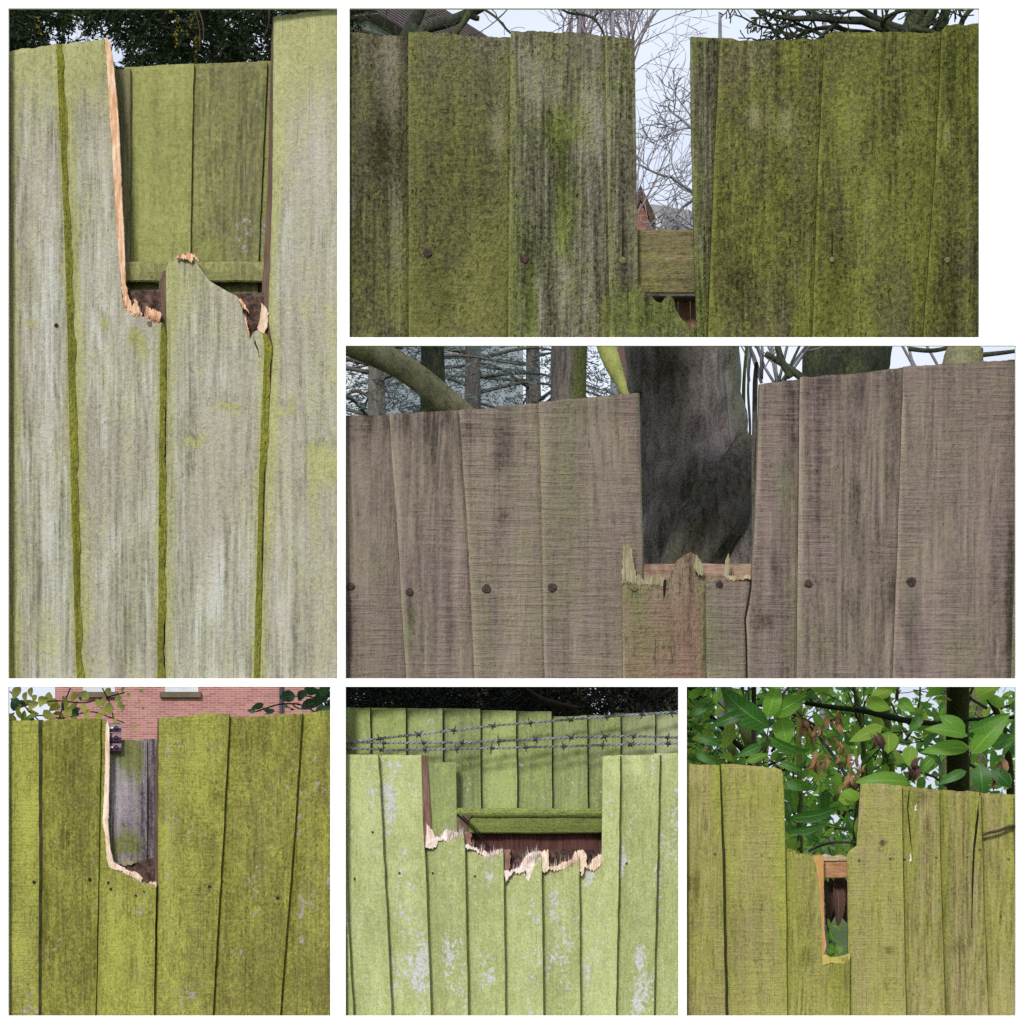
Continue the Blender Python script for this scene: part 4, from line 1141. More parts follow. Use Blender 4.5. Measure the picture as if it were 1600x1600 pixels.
e3 = fe.board([(664, 1280), (668, 1350), (677, 1600)], [(725, 1280), (727, 1350), (732, 1600)], [(663, 1323), (672, 1325), (680, 1324), (684, 1313), (690, 1312), (697, 1311), (702, 1314), (709, 1309), (716, 1305), (725, 1303)], stripR=(1.6, sE))
e4 = fe.board([(727, 1280), (729, 1350), (735, 1600)], [(786, 1280), (787, 1350), (790, 1600)], [(726, 1324), (740, 1328), (748, 1332), (756, 1337), (768, 1340), (777, 1335), (786, 1332)], stripR=(1.6, sE))
e5 = fe.board([(788, 1280), (789, 1350), (793, 1600)], [(845, 1280), (846, 1350), (849, 1600)], [(787, 1378), (795, 1369), (801, 1366), (810, 1364), (820, 1362), (824, 1374), (828, 1368), (833, 1357), (838, 1346), (846, 1337)], stripR=(1.6, sE))
e6 = fe.board([(847, 1280), (848, 1350), (852, 1600)], [(905, 1280), (905, 1350), (907, 1600)], [(846, 1361), (852, 1362), (860, 1358), (868, 1359), (880, 1357), (890, 1351), (905, 1344)], stripR=(1.6, sE))
e7 = fe.board([(907, 1160), (907, 1350), (910, 1600)], [(969, 1160), (967, 1350), (962, 1600)], [(906, 1366), (910, 1362), (914, 1354), (920, 1356), (926, 1359), (933, 1354), (938, 1350), (940.2, 1335), (940.8, 1270), (940, 1183), (945, 1181), (969, 1181)], stripR=(2.0, sE))
e9 = fe.board([(972, 1160), (969, 1350), (965, 1600)], [(1031, 1160), (1027, 1350), (1021, 1600)], [(970, 1180), (1000, 1180), (1031, 1179)], stripR=(2.0, sE))
fe.board([(1034, 1160), (1030, 1350), (1024, 1600)], [(1066, 1160), (1066, 1600)], [(1034, 1177), (1060, 1177), (1066, 1176)])
for (bd, pts, mt, yy) in (
        (e3, [(661, 1279), (666, 1286), (675, 1296), (678, 1304), (680, 1309), (692, 1304), (694, 1298), (698, 1295), (703, 1299), (707, 1303), (722, 1302), (714, 1306), (709, 1309), (700, 1316), (692, 1312), (684, 1313), (681, 1325), (672, 1326), (663, 1323)], 'fresh_white', 0.0055),
        (e4, [(726, 1317), (736, 1321), (745, 1325), (750, 1331), (758, 1330), (764, 1334), (776, 1329), (786, 1325), (786, 1333), (777, 1336), (768, 1341), (756, 1337), (748, 1332), (740, 1328), (727, 1325)], 'fresh_white', 0.0055),
        (e4, [(725, 1301), (731, 1299), (736, 1302), (737, 1321), (728, 1318)], 'redbrown', 0.010),
        (e5, [(786, 1327), (798, 1327), (797, 1345), (796, 1362), (788, 1361)], 'redbrown', 0.010),
        (e5, [(787, 1360), (795, 1361), (806, 1357), (811, 1356), (820, 1340), (826, 1333), (838, 1330), (846, 1331), (845, 1340), (840, 1346), (834, 1360), (827, 1376), (822, 1374), (822, 1358), (812, 1366), (803, 1362), (795, 1370), (790, 1379)], 'fresh_white', 0.0045),
        (e6, [(845, 1331), (851, 1328), (857, 1328), (857, 1345), (859, 1357), (852, 1363), (846, 1360)], 'fresh_pink', 0.0045),
        (e6, [(860, 1358), (866, 1354), (875, 1350), (878, 1346), (885, 1347), (895, 1341), (899, 1330), (906, 1327), (914, 1331), (917, 1338), (916, 1347), (906, 1345), (890, 1352), (880, 1358), (868, 1360)], 'fresh_pink', 0.0045),
        (e7, [(906, 1345), (914, 1338), (917, 1350), (921, 1352), (926, 1343), (935, 1335), (940, 1334), (943, 1341), (938, 1352), (932, 1356), (927, 1362), (919, 1355), (913, 1355), (911, 1367), (907, 1367)], 'fresh_pink', 0.0045)):
    fe.poly(bd, pts, M[mt], Y0 + yy, 0.006, 0.0016, cuts=1, name="splinter" if mt != 'redbrown' else "broken_edge")
for (bd, x, y) in ((e1, 554, 1373), (e2, 624, 1364), (e3, 676, 1364), (e4, 742, 1369), (e1, 582, 1300), (e9, 979, 1349)):
    fe.nail(bd, x, y, 1.8, M['hole'], name="nail_hole", Y=Y0 + 0.008)
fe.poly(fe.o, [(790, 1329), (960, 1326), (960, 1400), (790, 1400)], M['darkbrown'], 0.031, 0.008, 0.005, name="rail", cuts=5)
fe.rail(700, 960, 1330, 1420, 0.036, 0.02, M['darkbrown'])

for (bd, prof, mt, n_, sd_) in ((e3, [(663, 1318), (680, 1310), (697, 1300), (724, 1303)], 'fresh_white', 44, 1), (e4, [(727, 1322), (745, 1328), (765, 1336), (785, 1329)], 'fresh_white', 44, 2),
                               (e5, [(788, 1368), (808, 1360), (822, 1342), (845, 1333)], 'fresh_white', 60, 3), (e6, [(847, 1350), (858, 1357), (880, 1353), (905, 1340)], 'fresh_pink', 60, 4), (e7, [(907, 1352), (920, 1354), (940, 1342)], 'fresh_pink', 44, 5)):
    fe.fibres(bd, prof, M[mt], int(n_ * 1.7), (4, 22), (3, 18), (0.8, 2.4), sd_)
feb = Fence("rear_fence", "row of green fence boards with mossy capping rail behind the barbed wire", "fence", (P(800, 1500, 0.06).x, 0.06, 0),
            dict(front=M['e_back'], side=M['side_dark'], top=M['top_pale']), 0.055, 1300, ground=None, paint=[
                ("moss", 610, 1120, 40, 20, 0.4), ("lichen", 735, 1240, 14, 20, 0.5), ("lichen", 840, 1250, 20, 14, 0.5), ("stain", 740, 1200, 14, 50, 0.2), ("pale", 660, 1140, 30, 30, 0.2), ("pale", 1040, 1140, 30, 60, 0.35), ("stain", 720, 1210, 6, 60, 0.2),
                ("moss", 790, 1200, 8, 60, 0.3), ("moss", 845, 1200, 8, 60, 0.3), ("pale", 780, 1220, 20, 40, 0.15)], fray=0.5, seed=540, step=0.013, thick='R', cell=3.4)
J = [536, 579, 635, 692, 751, 807.5, 862.5, 918, 970, 1024, 1066]
tops = [1106, 1106, 1107, 1107, 1110, 1111, 1120, 1117, 1114, 1115]
for k in range(len(J) - 1):
    j0 = J[k] + 1.2; j1 = J[k + 1] - 1.2
    feb.board([(j0, 1090), (j0 + 2, 1300)], [(j1, 1090), (j1 + 2, 1300)], [(J[k], tops[k]), (J[k + 1], tops[k] + (0.5 if k != 6 else -2))], stripR=(1.6, M['crack']), moss=0.25 if k in (0, 1) else (-0.3 if k >= 8 else 0.0), lichen=0.15 if k == 2 else 0)
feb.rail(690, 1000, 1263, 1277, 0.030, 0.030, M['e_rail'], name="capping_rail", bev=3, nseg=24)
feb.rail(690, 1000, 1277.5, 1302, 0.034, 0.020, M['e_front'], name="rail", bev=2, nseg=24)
for k in range(6):
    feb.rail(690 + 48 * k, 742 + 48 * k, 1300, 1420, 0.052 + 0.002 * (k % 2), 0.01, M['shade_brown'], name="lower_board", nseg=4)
feb.poly(feb.o, [(714, 1276), (726, 1270), (738, 1264), (740, 1270), (733, 1280), (730, 1300), (724, 1312), (714, 1315)], M['brown'], 0.030, 0.01, 0.003, name="rotten_wood", cuts=2)
pst = poly("timber_offcut", [(668, 1193), (690, 1191), (712, 1191), (713, 1230), (714, 1316), (668, 1316)], M['e_back'], 0.028, 0.012, 0.0008, None, 3)
tag(pst, "short olive-green plank standing in the lime fence's gap beside its left edge", "plank")
pst.parent = None
twg = Tubes()
twg.add(spline([P(714, 1272, 0.026), P(735, 1290, 0.024), P(752, 1310, 0.026), P(769, 1329, 0.03)], 5), [0.0012] * 16, 5)
twg.add(spline([P(722, 1274, 0.027), P(745, 1296, 0.026), P(757, 1310, 0.03)], 5), [0.0008] * 11, 4)
tag(twg.build("dead_twig", M['crack']), "thin dark twig fallen across the mossy rail in the lime fence's gap", "twig")

# barbed wire
WIRES = [("upper", [(520, 1163), (560, 1158), (620, 1151), (692, 1143), (780, 1133), (867, 1126), (960, 1119), (1075, 1111)], "topmost barbed wire strand rising to the right above the lime fence"),
         ("middle", [(520, 1158), (600, 1161), (719, 1160), (800, 1157), (894, 1152), (980, 1150), (1075, 1153)], "middle barbed wire strand stretched above the lime fence"),
         ("lower", [(520, 1169), (620, 1172), (766, 1169), (880, 1166), (980, 1163), (1075, 1161)], "lowest barbed wire strand just above the lime fence's tops")]
BARBS = {"upper": [594, 654, 709, 770, 829, 892, 948, 1003, 1049], "middle": [549, 600, 662, 722, 780, 837, 892, 945, 990, 1043], "lower": [545, 596, 664, 714, 769, 822, 881, 941, 985, 1044]}
for (key, pts, lab) in WIRES:
    Yw = {"upper": 0.026, "middle": 0.022, "lower": 0.018}[key]
    e = empty("barbed_wire", P(800, pts[3][1], Yw), lab, "barbed wire", "barbed wire strands above the lime fence")
    tb = Tubes()
    for ph in (0, math.pi):
        path, n = [], 420
        for i in range(n + 1):
            x = 528 + 540 * i / n
            y = float(ipl(pts, x, 'x'))
            a = x / 2.6 + ph
            path.append(P(x, y + 1.25 * math.sin(a), Yw + 0.00125 * math.cos(a)))
        tb.add(path, [0.0010] * len(path), 5)
    tb.build("strand", M['wire'], e)
    for bx in BARBS[key]:
        by = float(ipl(pts, bx, 'x'))
        tb = Tubes()
        ang = R.uniform(-0.9, 0.9); bl = R.uniform(6.0, 9.5)
        for q, s0 in ((0, -1), (1, 1)):
            a0 = ang + (0.9 if q else -0.7)
            pp = []
            for i in range(13):
                tt = i / 12 * 2 - 1
                c_, s_ = math.cos(a0 + 1.5), math.sin(a0 + 1.5)
                wrap = 1.9 * math.sin(tt * math.pi * 1.5)
                pp.append(P(bx + bl * tt * c_ + (1.5 * s0 if abs(tt) < .5 else 1.2 * s0), by + bl * tt * s_ * (1.0), Yw - 0.0022 * math.cos(tt * math.pi)))
            tb.add(pp, [0.0006] + [0.0010] * 11 + [0.0005], 4)
        # coil round the strand
        coil = [P(bx + (i / 18 - 0.5) * 6, by + 2.3 * math.sin(i * 1.1), Yw + 0.0023 * math.cos(i * 1.1)) for i in range(19)]
        tb.add(coil, [0.0009] * 19, 4)
        tb.build("barb", M['wire_rust'], e)

# ------------------------------------------------------------------ fence F: tan fence, lower right
paintF = [("moss", 1222, 1330, 8, 140, 0.7), ("moss", 1120, 1230, 8, 90, 0.7), ("moss", 1180, 1240, 40, 40, 0.3), ("stain", 1150, 1420, 40, 60, 0.1), ("red", 1170, 1420, 20, 120, 0.2), ("red", 1440, 1320, 26, 90, 0.35), ("moss", 1425, 1290, 8, 90, 0.6),
          ("moss", 1250, 1450, 30, 120, 0.3), ("moss", 1475, 1300, 8, 120, 0.5), ("moss", 1524, 1280, 7, 60, 0.7), ("moss", 1580, 1300, 6, 90, 0.7), ("stain", 1390, 1490, 9, 8, 0.5), ("stain", 1262, 1492, 10, 8, 0.4), ("stain", 1500, 1480, 10, 10, 0.2),
          ("red", 1510, 1480, 20, 90, 0.25), ("moss", 1560, 1330, 12, 8, 0.5), ("stain", 1378, 1318, 5, 5, 0.5), ("stain", 1435, 1245, 24, 14, 0.25), ("stain", 1080, 1380, 16, 14, 0.4), ("moss", 1090, 1480, 20, 90, 0.15), ("pale", 1100, 1210, 40, 12, 0.2),
          ("moss", 1310, 1530, 12, 60, 0.5), ("pale", 1560, 1560, 30, 60, 0.2), ("pale", 1450, 1560, 30, 40, 0.12), ("moss", 1370, 1420, 4, 60, 0.4), ("moss", 1400, 1380, 30, 120, 0.1), ("red", 1470, 1560, 60, 60, 0.1)]
ff = Fence("board_fence", "tan and green fence with a slot-shaped hole cut through, laurel behind", "fence", (P(1330, 1500, Y0).x, Y0, 0),
           dict(front=M['f'], side=M['side_dark'], top=M['top_pale']), Y0, 1600, ground=GRD, paint=paintF, fray=1.0, edge_moss=0.25, edge_w=7, seed=600, thick='R', step=0.011)
f1 = ff.board([(1067, 1150), (1067, 1600)], [(1124, 1180), (1129, 1350), (1134, 1600)], [(1067, 1192), (1075, 1193), (1100, 1195), (1124, 1196)], dY=-0.001, lap=0, stripR=(lambda y: np.interp(y, [1200, 1330, 1600], [1.0, 4.0, 4.0]), M['side_dark']))
f2 = ff.board([(1130, 1180), (1136, 1350), (1140, 1600)], [(1223, 1180), (1227, 1300), (1231, 1600)], [(1127, 1194), (1150, 1195), (1185, 1197), (1215, 1200), (1221, 1203), (1223, 1210)], lap=4)
f3 = ff.board([(1233, 1300), (1234, 1600)], [(1327, 1300), (1328, 1600)], [(1232, 1326), (1240, 1328), (1246, 1333), (1258, 1334), (1271, 1337), (1286, 1338), (1286.6, 1350), (1288, 1470), (1287.5, 1490), (1292, 1493), (1300, 1497), (1312, 1496), (1320, 1494), (1328, 1491)], step=0.006, fray=0.9, moss=0.12, lap=4)
f4 = ff.board([(1348, 1220), (1341, 1325), (1326, 1330), (1327, 1364), (1329, 1600)], [(1409, 1200), (1410, 1300), (1416, 1600)], [(1346, 1224), (1375, 1224), (1409, 1228)], lap=3, moss=-0.05)
f5 = ff.board([(1411, 1200), (1412, 1300), (1418, 1600)], [(1467, 1200), (1471, 1400), (1478, 1600)], [(1409, 1228), (1420, 1229), (1450, 1232), (1467, 1233)])
f6 = ff.board([(1469, 1200), (1473, 1400), (1480, 1600)], [(1532, 1200), (1537, 1400), (1545, 1600)], [(1468, 1234), (1500, 1236), (1532, 1238)])
f7 = ff.board([(1534, 1200), (1539, 1400), (1547, 1600)], [(1583, 1200), (1586, 1400), (1592, 1600)], [(1533, 1238), (1560, 1240), (1583, 1241)])
ff.board([(1585, 1200), (1588, 1400), (1594, 1600)], [(1650, 1200), (1650, 1600)], [(1585, 1241), (1650, 1243)])
ff.poly(f3, [(1271, 1337), (1279, 1335), (1287, 1339), (1286.8, 1400), (1288, 1450), (1291, 1478), (1286, 1495), (1284, 1495), (1284, 1450), (1281, 1400), (1278, 1370)], M['orange'], Y0 + 0.0035, 0.006, 0.0006, cuts=1, name="cut_edge")
ff.poly(f3, [(1284, 1494), (1290, 1491), (1298, 1496), (1310, 1495), (1322, 1492), (1328, 1490), (1328, 1499), (1316, 1506), (1298, 1504), (1286, 1509)], M['fresh_yellow'], Y0 + 0.0025, 0.005, 0.0015, cuts=1, name="cut_edge")
ff.poly(f4, [(1348, 1240), (1349, 1252), (1345, 1290), (1342, 1310), (1342.5, 1285), (1345, 1262)], M['fresh_tan'], Y0 + 0.009, 0.004, 0.0006, cuts=1, name="cut_edge")
for (bd, x, y, yy) in ((f1, 1117, 1333, 0.001), (f4, 1342, 1343, 0.008), (f4, 1391, 1340, 0.002), (f5, 1413, 1341, 0.010), (f5, 1463, 1338, 0.001), (f6, 1511, 1337, 0.003), (f6, 1531, 1326, 0.0005), (f7, 1576, 1341, 0.002)):
    ff.nail(bd, x, y, 2.6, M['zinc'], name="screw", Y=Y0 + yy)
ff.poly(f6, [(1530.5, 1237), (1532, 1240), (1529, 1280), (1523, 1330), (1520, 1400), (1518.5, 1450), (1518, 1450), (1518.5, 1380), (1521, 1320), (1526, 1275)], M['crack'], Y0 - 0.0002, 0.003, 0.0, name="crack", cuts=1)
ff.poly(f5, [(1420, 1235), (1421, 1235), (1419, 1262), (1425, 1330), (1431, 1370), (1429, 1360), (1422, 1310), (1417.5, 1262)], M['crack'], Y0 + 0.0068, 0.003, 0.0, name="crack", cuts=1)
ff.poly(f5, [(1431.5, 1254), (1433, 1266), (1429, 1267)], M['fresh_white'], Y0 + 0.0045, 0.002, 0.0005, cuts=0, name="chip")
ff.poly(f5, [(1422.5, 1333), (1424, 1345), (1420.5, 1346)], M['fresh_white'], Y0 + 0.0058, 0.002, 0.0005, cuts=0, name="chip")
ff.poly(f4, [(1376, 1313), (1380, 1312), (1382, 1318), (1379, 1322), (1376, 1319)], M['knot'], Y0 + 0.0028, 0.003, 0.0008, cuts=1, name="knot")
ff.fibres(f3, [(1232, 1327), (1250, 1333), (1285, 1337)], M['fresh_yellow'], 50, (2, 7), (1, 5), (0.7, 1.6), 1)
ff.rail(1262, 1342, 1340, 1372, 0.030, 0.030, M['railred'], bev=1.5, nseg=12)
ff.poly(ff.o, [(1268, 1345), (1270, 1336), (1280, 1337), (1290, 1334), (1302, 1338), (1312, 1335), (1322, 1338), (1328, 1334), (1334, 1332), (1338, 1345)], M['fresh_tan'], 0.027, 0.004, 0.0015, name="frayed_fibre", cuts=1)
stk = Tubes()
stk.add(spline([P(1532, 1306, 0.014), P(1546, 1301, 0.006), P(1560, 1298, 0.004), P(1574, 1293, 0.003), P(1586, 1289.5, 0.002)], 4), [0.0021 + 0.00005 * i for i in range(17)], 7, rough=0.25)
M['bark_grey'] = bark("smooth_grey_bark", (40, 35, 37), (170, 156, 150), (136, 136, 98), -0.42, (16, 80), 1.0, k=1.0, rough=0.6, spec=0.35)
M['bark_rough'] = bark("ridged_dark_bark", (40, 37, 38), (132, 124, 116), (110, 116, 72), -0.3, (10, 70), 1.0)
M['bark_moss'] = bark("mossy_green_bark", (78, 76, 58), (158, 154, 122), (146, 148, 96), -0.05, (24, 36), 0.9)
M['bark_yellow'] = bark("yellow_green_bark", (140, 144, 82), (190, 192, 122), (182, 188, 98), 0.0, (30, 40), 0.4)
M['bark_dark'] = bark("dark_branch_bark", (34, 38, 36), (70, 74, 62), (92, 100, 62), -0.15, (20, 40), 0.7, k=1.5)
M['twig_purple'] = plain("birch_twig_bark", (138, 126, 134), 0.9, 0.2, 60)
M['twig_grey'] = plain("grey_twig_bark", (126, 124, 130), 0.9, 0.2, 60)
M['twig_brown'] = plain("brown_twig_bark", (74, 60, 50), 0.9, 0.3, 30)
M['stem_green'] = bark("green_stem_bark", (70, 84, 40), (134, 146, 84), (124, 140, 64), 0.0, (18, 40), 0.5)
M['bark_trunk'] = bark("laurel_trunk_bark", (34, 36, 18), (66, 66, 36), (64, 74, 30), 0.0, (12, 60), 0.9)
M['yew'] = leafmat("yew_needles", (22, 34, 20), (52, 68, 34), 0.15, 0.6, spec=0.15)
M['yew_yellow'] = leafmat("yew_tips", (110, 104, 34), (150, 132, 48), 0.2, 0.6, spec=0.15)
M['hedge'] = leafmat("conifer_hedge_foliage", (20, 26, 20), (48, 56, 40), 0.12, 0.6, spec=0.15)
M['pine'] = leafmat("blue_green_needles", (78, 94, 96), (128, 144, 146), 0.2, 0.6, spec=0.15)
M['laurel'] = leafmat("laurel_leaf", (88, 148, 46), (146, 200, 74), 0.6, 0.38, spec=0.4)
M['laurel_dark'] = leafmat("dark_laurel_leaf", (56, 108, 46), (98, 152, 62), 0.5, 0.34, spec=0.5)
M['laurel_bright'] = leafmat("bright_laurel_leaf", (136, 198, 60), (184, 230, 92), 0.7, 0.42, spec=0.3)
M['dead'] = leafmat("dead_brown_leaf", (136, 98, 62), (186, 146, 108), 0.25, 0.75, spec=0.1)
M['dead_dark'] = leafmat("dark_dead_leaf", (72, 50, 44), (116, 90, 80), 0.15, 0.8, spec=0.1)
M['yellow'] = leafmat("yellow_leaf", (236, 228, 76), (253, 248, 130), 0.75, 0.6, spec=0.2)
M['yellow_green'] = leafmat("yellow_green_leaf", (120, 150, 50), (190, 198, 80), 0.65, 0.45, spec=0.3)
M['ivy'] = leafmat("ivy_leaf", (40, 84, 52), (86, 132, 80), 0.3, 0.25, spec=0.8)


def brick_mat(name, c1, c2, mortar, gain=0.78):
    t = NT(name)
    tc = t.n("ShaderNodeTexCoord")
    sp = t.n("ShaderNodeSeparateXYZ"); t.l(tc.outputs["Object"], sp.inputs[0])
    cb = t.n("ShaderNodeCombineXYZ")
    t.l(t.math('ADD', sp.outputs[0], sp.outputs[1]), cb.inputs[0]); t.l(sp.outputs[2], cb.inputs[1])
    b = t.n("ShaderNodeTexBrick")
    t.l(cb.outputs[0], b.inputs["Vector"])
    b.inputs["Color1"].default_value = lin(c1, gain); b.inputs["Color2"].default_value = lin(c2, gain); b.inputs["Mortar"].default_value = lin(mortar, gain)
    b.inputs["Scale"].default_value = 1.0
    b.inputs["Mortar Size"].default_value = 0.007; b.inputs["Brick Width"].default_value = 0.225; b.inputs["Row Height"].default_value = 0.06
    nz = t.noise(tc.outputs["Object"], (900, 900, 900), 4, 0.6)
    return t.finish(t.mix(t.math('MULTIPLY', nz, 0.35), b.outputs[0], lin([q * 0.7 for q in c1], gain)), 0.9, b.outputs[1], -0.4, 0.01)


M['brick'] = brick_mat("pink_red_brick", (196, 138, 130), (164, 102, 102), (208, 178, 170))
M['brick2'] = brick_mat("orange_brick", (148, 100, 84), (132, 88, 74), (156, 124, 108))
M['render'] = plain("white_render", (214, 218, 224), 0.9, 0.04, 400)
M['glass'] = plain("window_glass", (150, 165, 182), 0.08, 0.1, 900, spec=0.8)
M['sill'] = plain("sill_stone", (112, 98, 82), 0.9, 0.1, 200)
M['pipe'] = plain("drainpipe_paint", (52, 42, 66), 0.5, 0.1, 200)
t = NT("roof_tiles")
tc = t.n("ShaderNodeTexCoord")
wv = t.n("ShaderNodeTexWave"); wv.bands_direction = 'Z'; wv.inputs["Scale"].default_value = 12.0; wv.inputs["Distortion"].default_value = 0.6
t.l(tc.outputs["Object"], wv.inputs["Vector"])
nz = t.noise(tc.outputs["Object"], (260, 260, 260), 3, 0.6)
t.finish(t.ramp(t.math('ADD', t.math('MULTIPLY', wv.outputs[1], 0.5), t.math('MULTIPLY', nz, 0.5)), [(0.3, lin((88, 76, 76))), (0.7, lin((142, 126, 122)))]), 0.9, wv.outputs[1], 0.8, 0.05)
M['tile'] = t.m
M['tile_grey'] = plain("grey_tiles", (142, 140, 138), 0.9, 0.1, 300)


def boxpart(name, x0, x1, y0, y1, z0, z1, mat, parent):
    vs = [(x, y, z) for x in (x0, x1) for y in (y0, y1) for z in (z0, z1)]
    fs = [(0, 1, 3, 2), (4, 6, 7, 5), (0, 4, 5, 1), (2, 3, 7, 6), (0, 2, 6, 4), (1, 5, 7, 3)]
    return mesh_obj(name, vs, fs, mat, parent)


def xform(v, c, rz):
    c_, s_ = math.cos(rz), math.sin(rz)
    return (c[0] + v[0] * c_ - v[1] * s_, c[1] + v[0] * s_ + v[1] * c_, v[2])


def gable_house(name, label, c, w, d, eave, ridge, rz, wallm, roofm, over=0.25, chimney=None, verge=None):
    """ridge runs along local y; gables face -y and +y"""
    e = empty(name, (c[0], c[1], 0), label, "house")
    h = w / 2
    vs = [xform(v, c, rz) for v in ((-h, 0, 0), (h, 0, 0), (h, 0, eave), (0, 0, ridge), (-h, 0, eave), (-h, d, 0), (h, d, 0), (h, d, eave), (0, d, ridge), (-h, d, eave))]
    mesh_obj("wall", vs, [(0, 1, 2, 3, 4), (6, 5, 9, 8, 7), (1, 6, 7, 2), (5, 0, 4, 9), (0, 5, 6, 1)], wallm, e, (c[0], c[1], 0))
    sl = (ridge - eave) / h
    th = 0.14
    vv, ff_ = [], []
    for sgn in (-1, 1):
        b = len(vv)
        for (x, z) in ((0, ridge + 0.02), (sgn * (h + over), eave - over * sl + 0.02)):
            for y in (-over, d + over):
                for q in (0, th):
                    vv.append(xform((x, y, z + q), c, rz))
        ff_ += [(b, b + 2, b + 6, b + 4), (b + 1, b + 5, b + 7, b + 3), (b, b + 4, b + 5, b + 1), (b + 2, b + 3, b + 7, b + 6), (b + 4, b + 6, b + 7, b + 5), (b, b + 1, b + 3, b + 2)]
    rf = mesh_obj("roof", vv, ff_, roofm, e, (c[0], c[1], eave))
    if verge:
        for sgn in (-1, 1):
            vv = []
            for (x, z) in ((0, ridge), (sgn * (h + over), eave - over * sl)):
                for y in (-over - 0.03, -over + 0.02):
                    for q in (-0.12, 0.10):
                        vv.append(xform((x, y, z + q), c, rz))
            mesh_obj("bargeboard", vv, [(0, 1, 3, 2), (4, 6, 7, 5), (0, 4, 5, 1), (2, 3, 7, 6), (0, 2, 6, 4), (1, 5, 7, 3)], verge, rf)
    if chimney:
        cx, cy, cw, ch = chimney
        vv = [xform((cx + a * cw / 2, cy + b * cw / 2, z), c, rz) for a in (-1, 1) for b in (-1, 1) for z in (ridge - 0.6, ridge + ch)]
        mesh_obj("chimney", vv, [(0, 1, 3, 2), (4, 6, 7, 5), (0, 4, 5, 1), (2, 3, 7, 6), (0, 2, 6, 4), (1, 5, 7, 3)], M['sill'], rf)
    return e


# ------------------------------------------------------------------ houses
hy = 81.0
pa, pb = P(86, 1073, hy), P(600, 1073, hy)
hd = empty("brick_house", ((pa.x + pb.x) / 2, hy, 0), "pink-red brick house with white window and dark drainpipe behind the olive fence", "house")
EV = 6.9
wl = boxpart("wall", pa.x, pb.x, hy, hy + 7.5, 0, EV, M['brick'], hd)
xm0, xm1 = pa.x - 0.35, pb.x + 0.35
mesh_obj("roof", [(xm0, hy - 0.35, EV - 0.15), (xm1, hy - 0.35, EV - 0.15), (xm1, hy + 3.75, EV + 2.6), (xm0, hy + 3.75, EV + 2.6), (xm1, hy + 7.85, EV - 0.15), (xm0, hy + 7.85, EV - 0.15)],
         [(0, 1, 2, 3), (3, 2, 4, 5), (0, 3, 5), (1, 4, 2), (0, 5, 4, 1)], M['tile'], hd)
for (wx0, wx1, wy0, wy1) in ((258, 310, 985, 1081), (430 - 300, 430 - 250, 985, 1081)):
    a, b = P(wx0, wy1, hy), P(wx1, wy0, hy)
    wn = boxpart("window", a.x, b.x, hy - 0.03, hy + 0.05, a.z, b.z, M['render'], hd)
    n = 2
    for q in range(n):
        g0 = a.x + 0.08 + q * (b.x - a.x - 0.08) / n; g1 = a.x + (q + 1) * (b.x - a.x - 0.08) / n
        boxpart("pane", g0, g1, hy - 0.036, hy - 0.02, a.z + 0.30, b.z - 0.08, M['glass'], wn)
    boxpart("sill", a.x - 0.13, b.x + 0.08, hy - 0.14, hy + 0.02, a.z - 0.15, a.z - 0.005, M['sill'], wn)
tb = Tubes()
pp = P(439.5, 1100, hy - 0.12)
tb.add([(pp.x, hy - 0.1, 0), (pp.x, hy - 0.1, 3), (pp.x, hy - 0.1, EV - 0.1)], [0.055] * 3, 8)
tb.build("drainpipe", M['pipe'], hd)

# house with tiled roof, upper left of the dark fence: its long wall runs away to the right
d0 = 14.0
p0, p1 = P(560, 5, d0), P(632, 48, d0 * 1.0)
ez = P(575, 16, d0).z
dirx = 0.383; ang = math.atan2(1.0, dirx)
g = empty("white_house", (P(575, 16, d0).x, d0, 0), "white house corner with brown tiled roof above the dark mossy fence", "house")
ux, uy = math.cos(ang), math.sin(ang)           # along the wall, away from the camera
nx, ny = -math.sin(ang), math.cos(ang)          # behind the wall
q0 = Vector((P(575, 16, d0).x, d0)) - Vector((ux, uy)) * 0.0


def hp(a, b, z):
    return (q0.x + ux * a + nx * b, q0.y + uy * a + ny * b, z)


Ln, Dp = 2.6, 0.3
mesh_obj("wall", [hp(0, 0, 0), hp(Ln, 0, 0), hp(Ln, 0, ez), hp(0, 0, ez), hp(0, Dp, 0), hp(Ln, Dp, 0), hp(Ln, Dp, ez), hp(0, Dp, ez), hp(0, Dp / 2, ez + 0.25), hp(Ln, Dp / 2, ez + 0.25)],
         [(0, 1, 2, 3), (1, 5, 6, 9, 2), (5, 4, 7, 6), (4, 0, 3, 8, 7), (0, 4, 5, 1)], M['render'], g, (q0.x, q0.y, 0))
o_ = 0.12
mesh_obj("roof", [hp(-o_, -o_, ez - 0.06), hp(Ln + o_, -o_, ez - 0.06), hp(Ln + o_, Dp / 2, ez + 0.4), hp(-o_, Dp / 2, ez + 0.4), hp(Ln + o_, Dp + o_, ez - 0.06), hp(-o_, Dp + o_, ez - 0.06)],
         [(0, 1, 2, 3), (3, 2, 4, 5), (0, 3, 5), (1, 4, 2), (0, 5, 4, 1)], M['tile'], g, (q0.x, q0.y, ez))

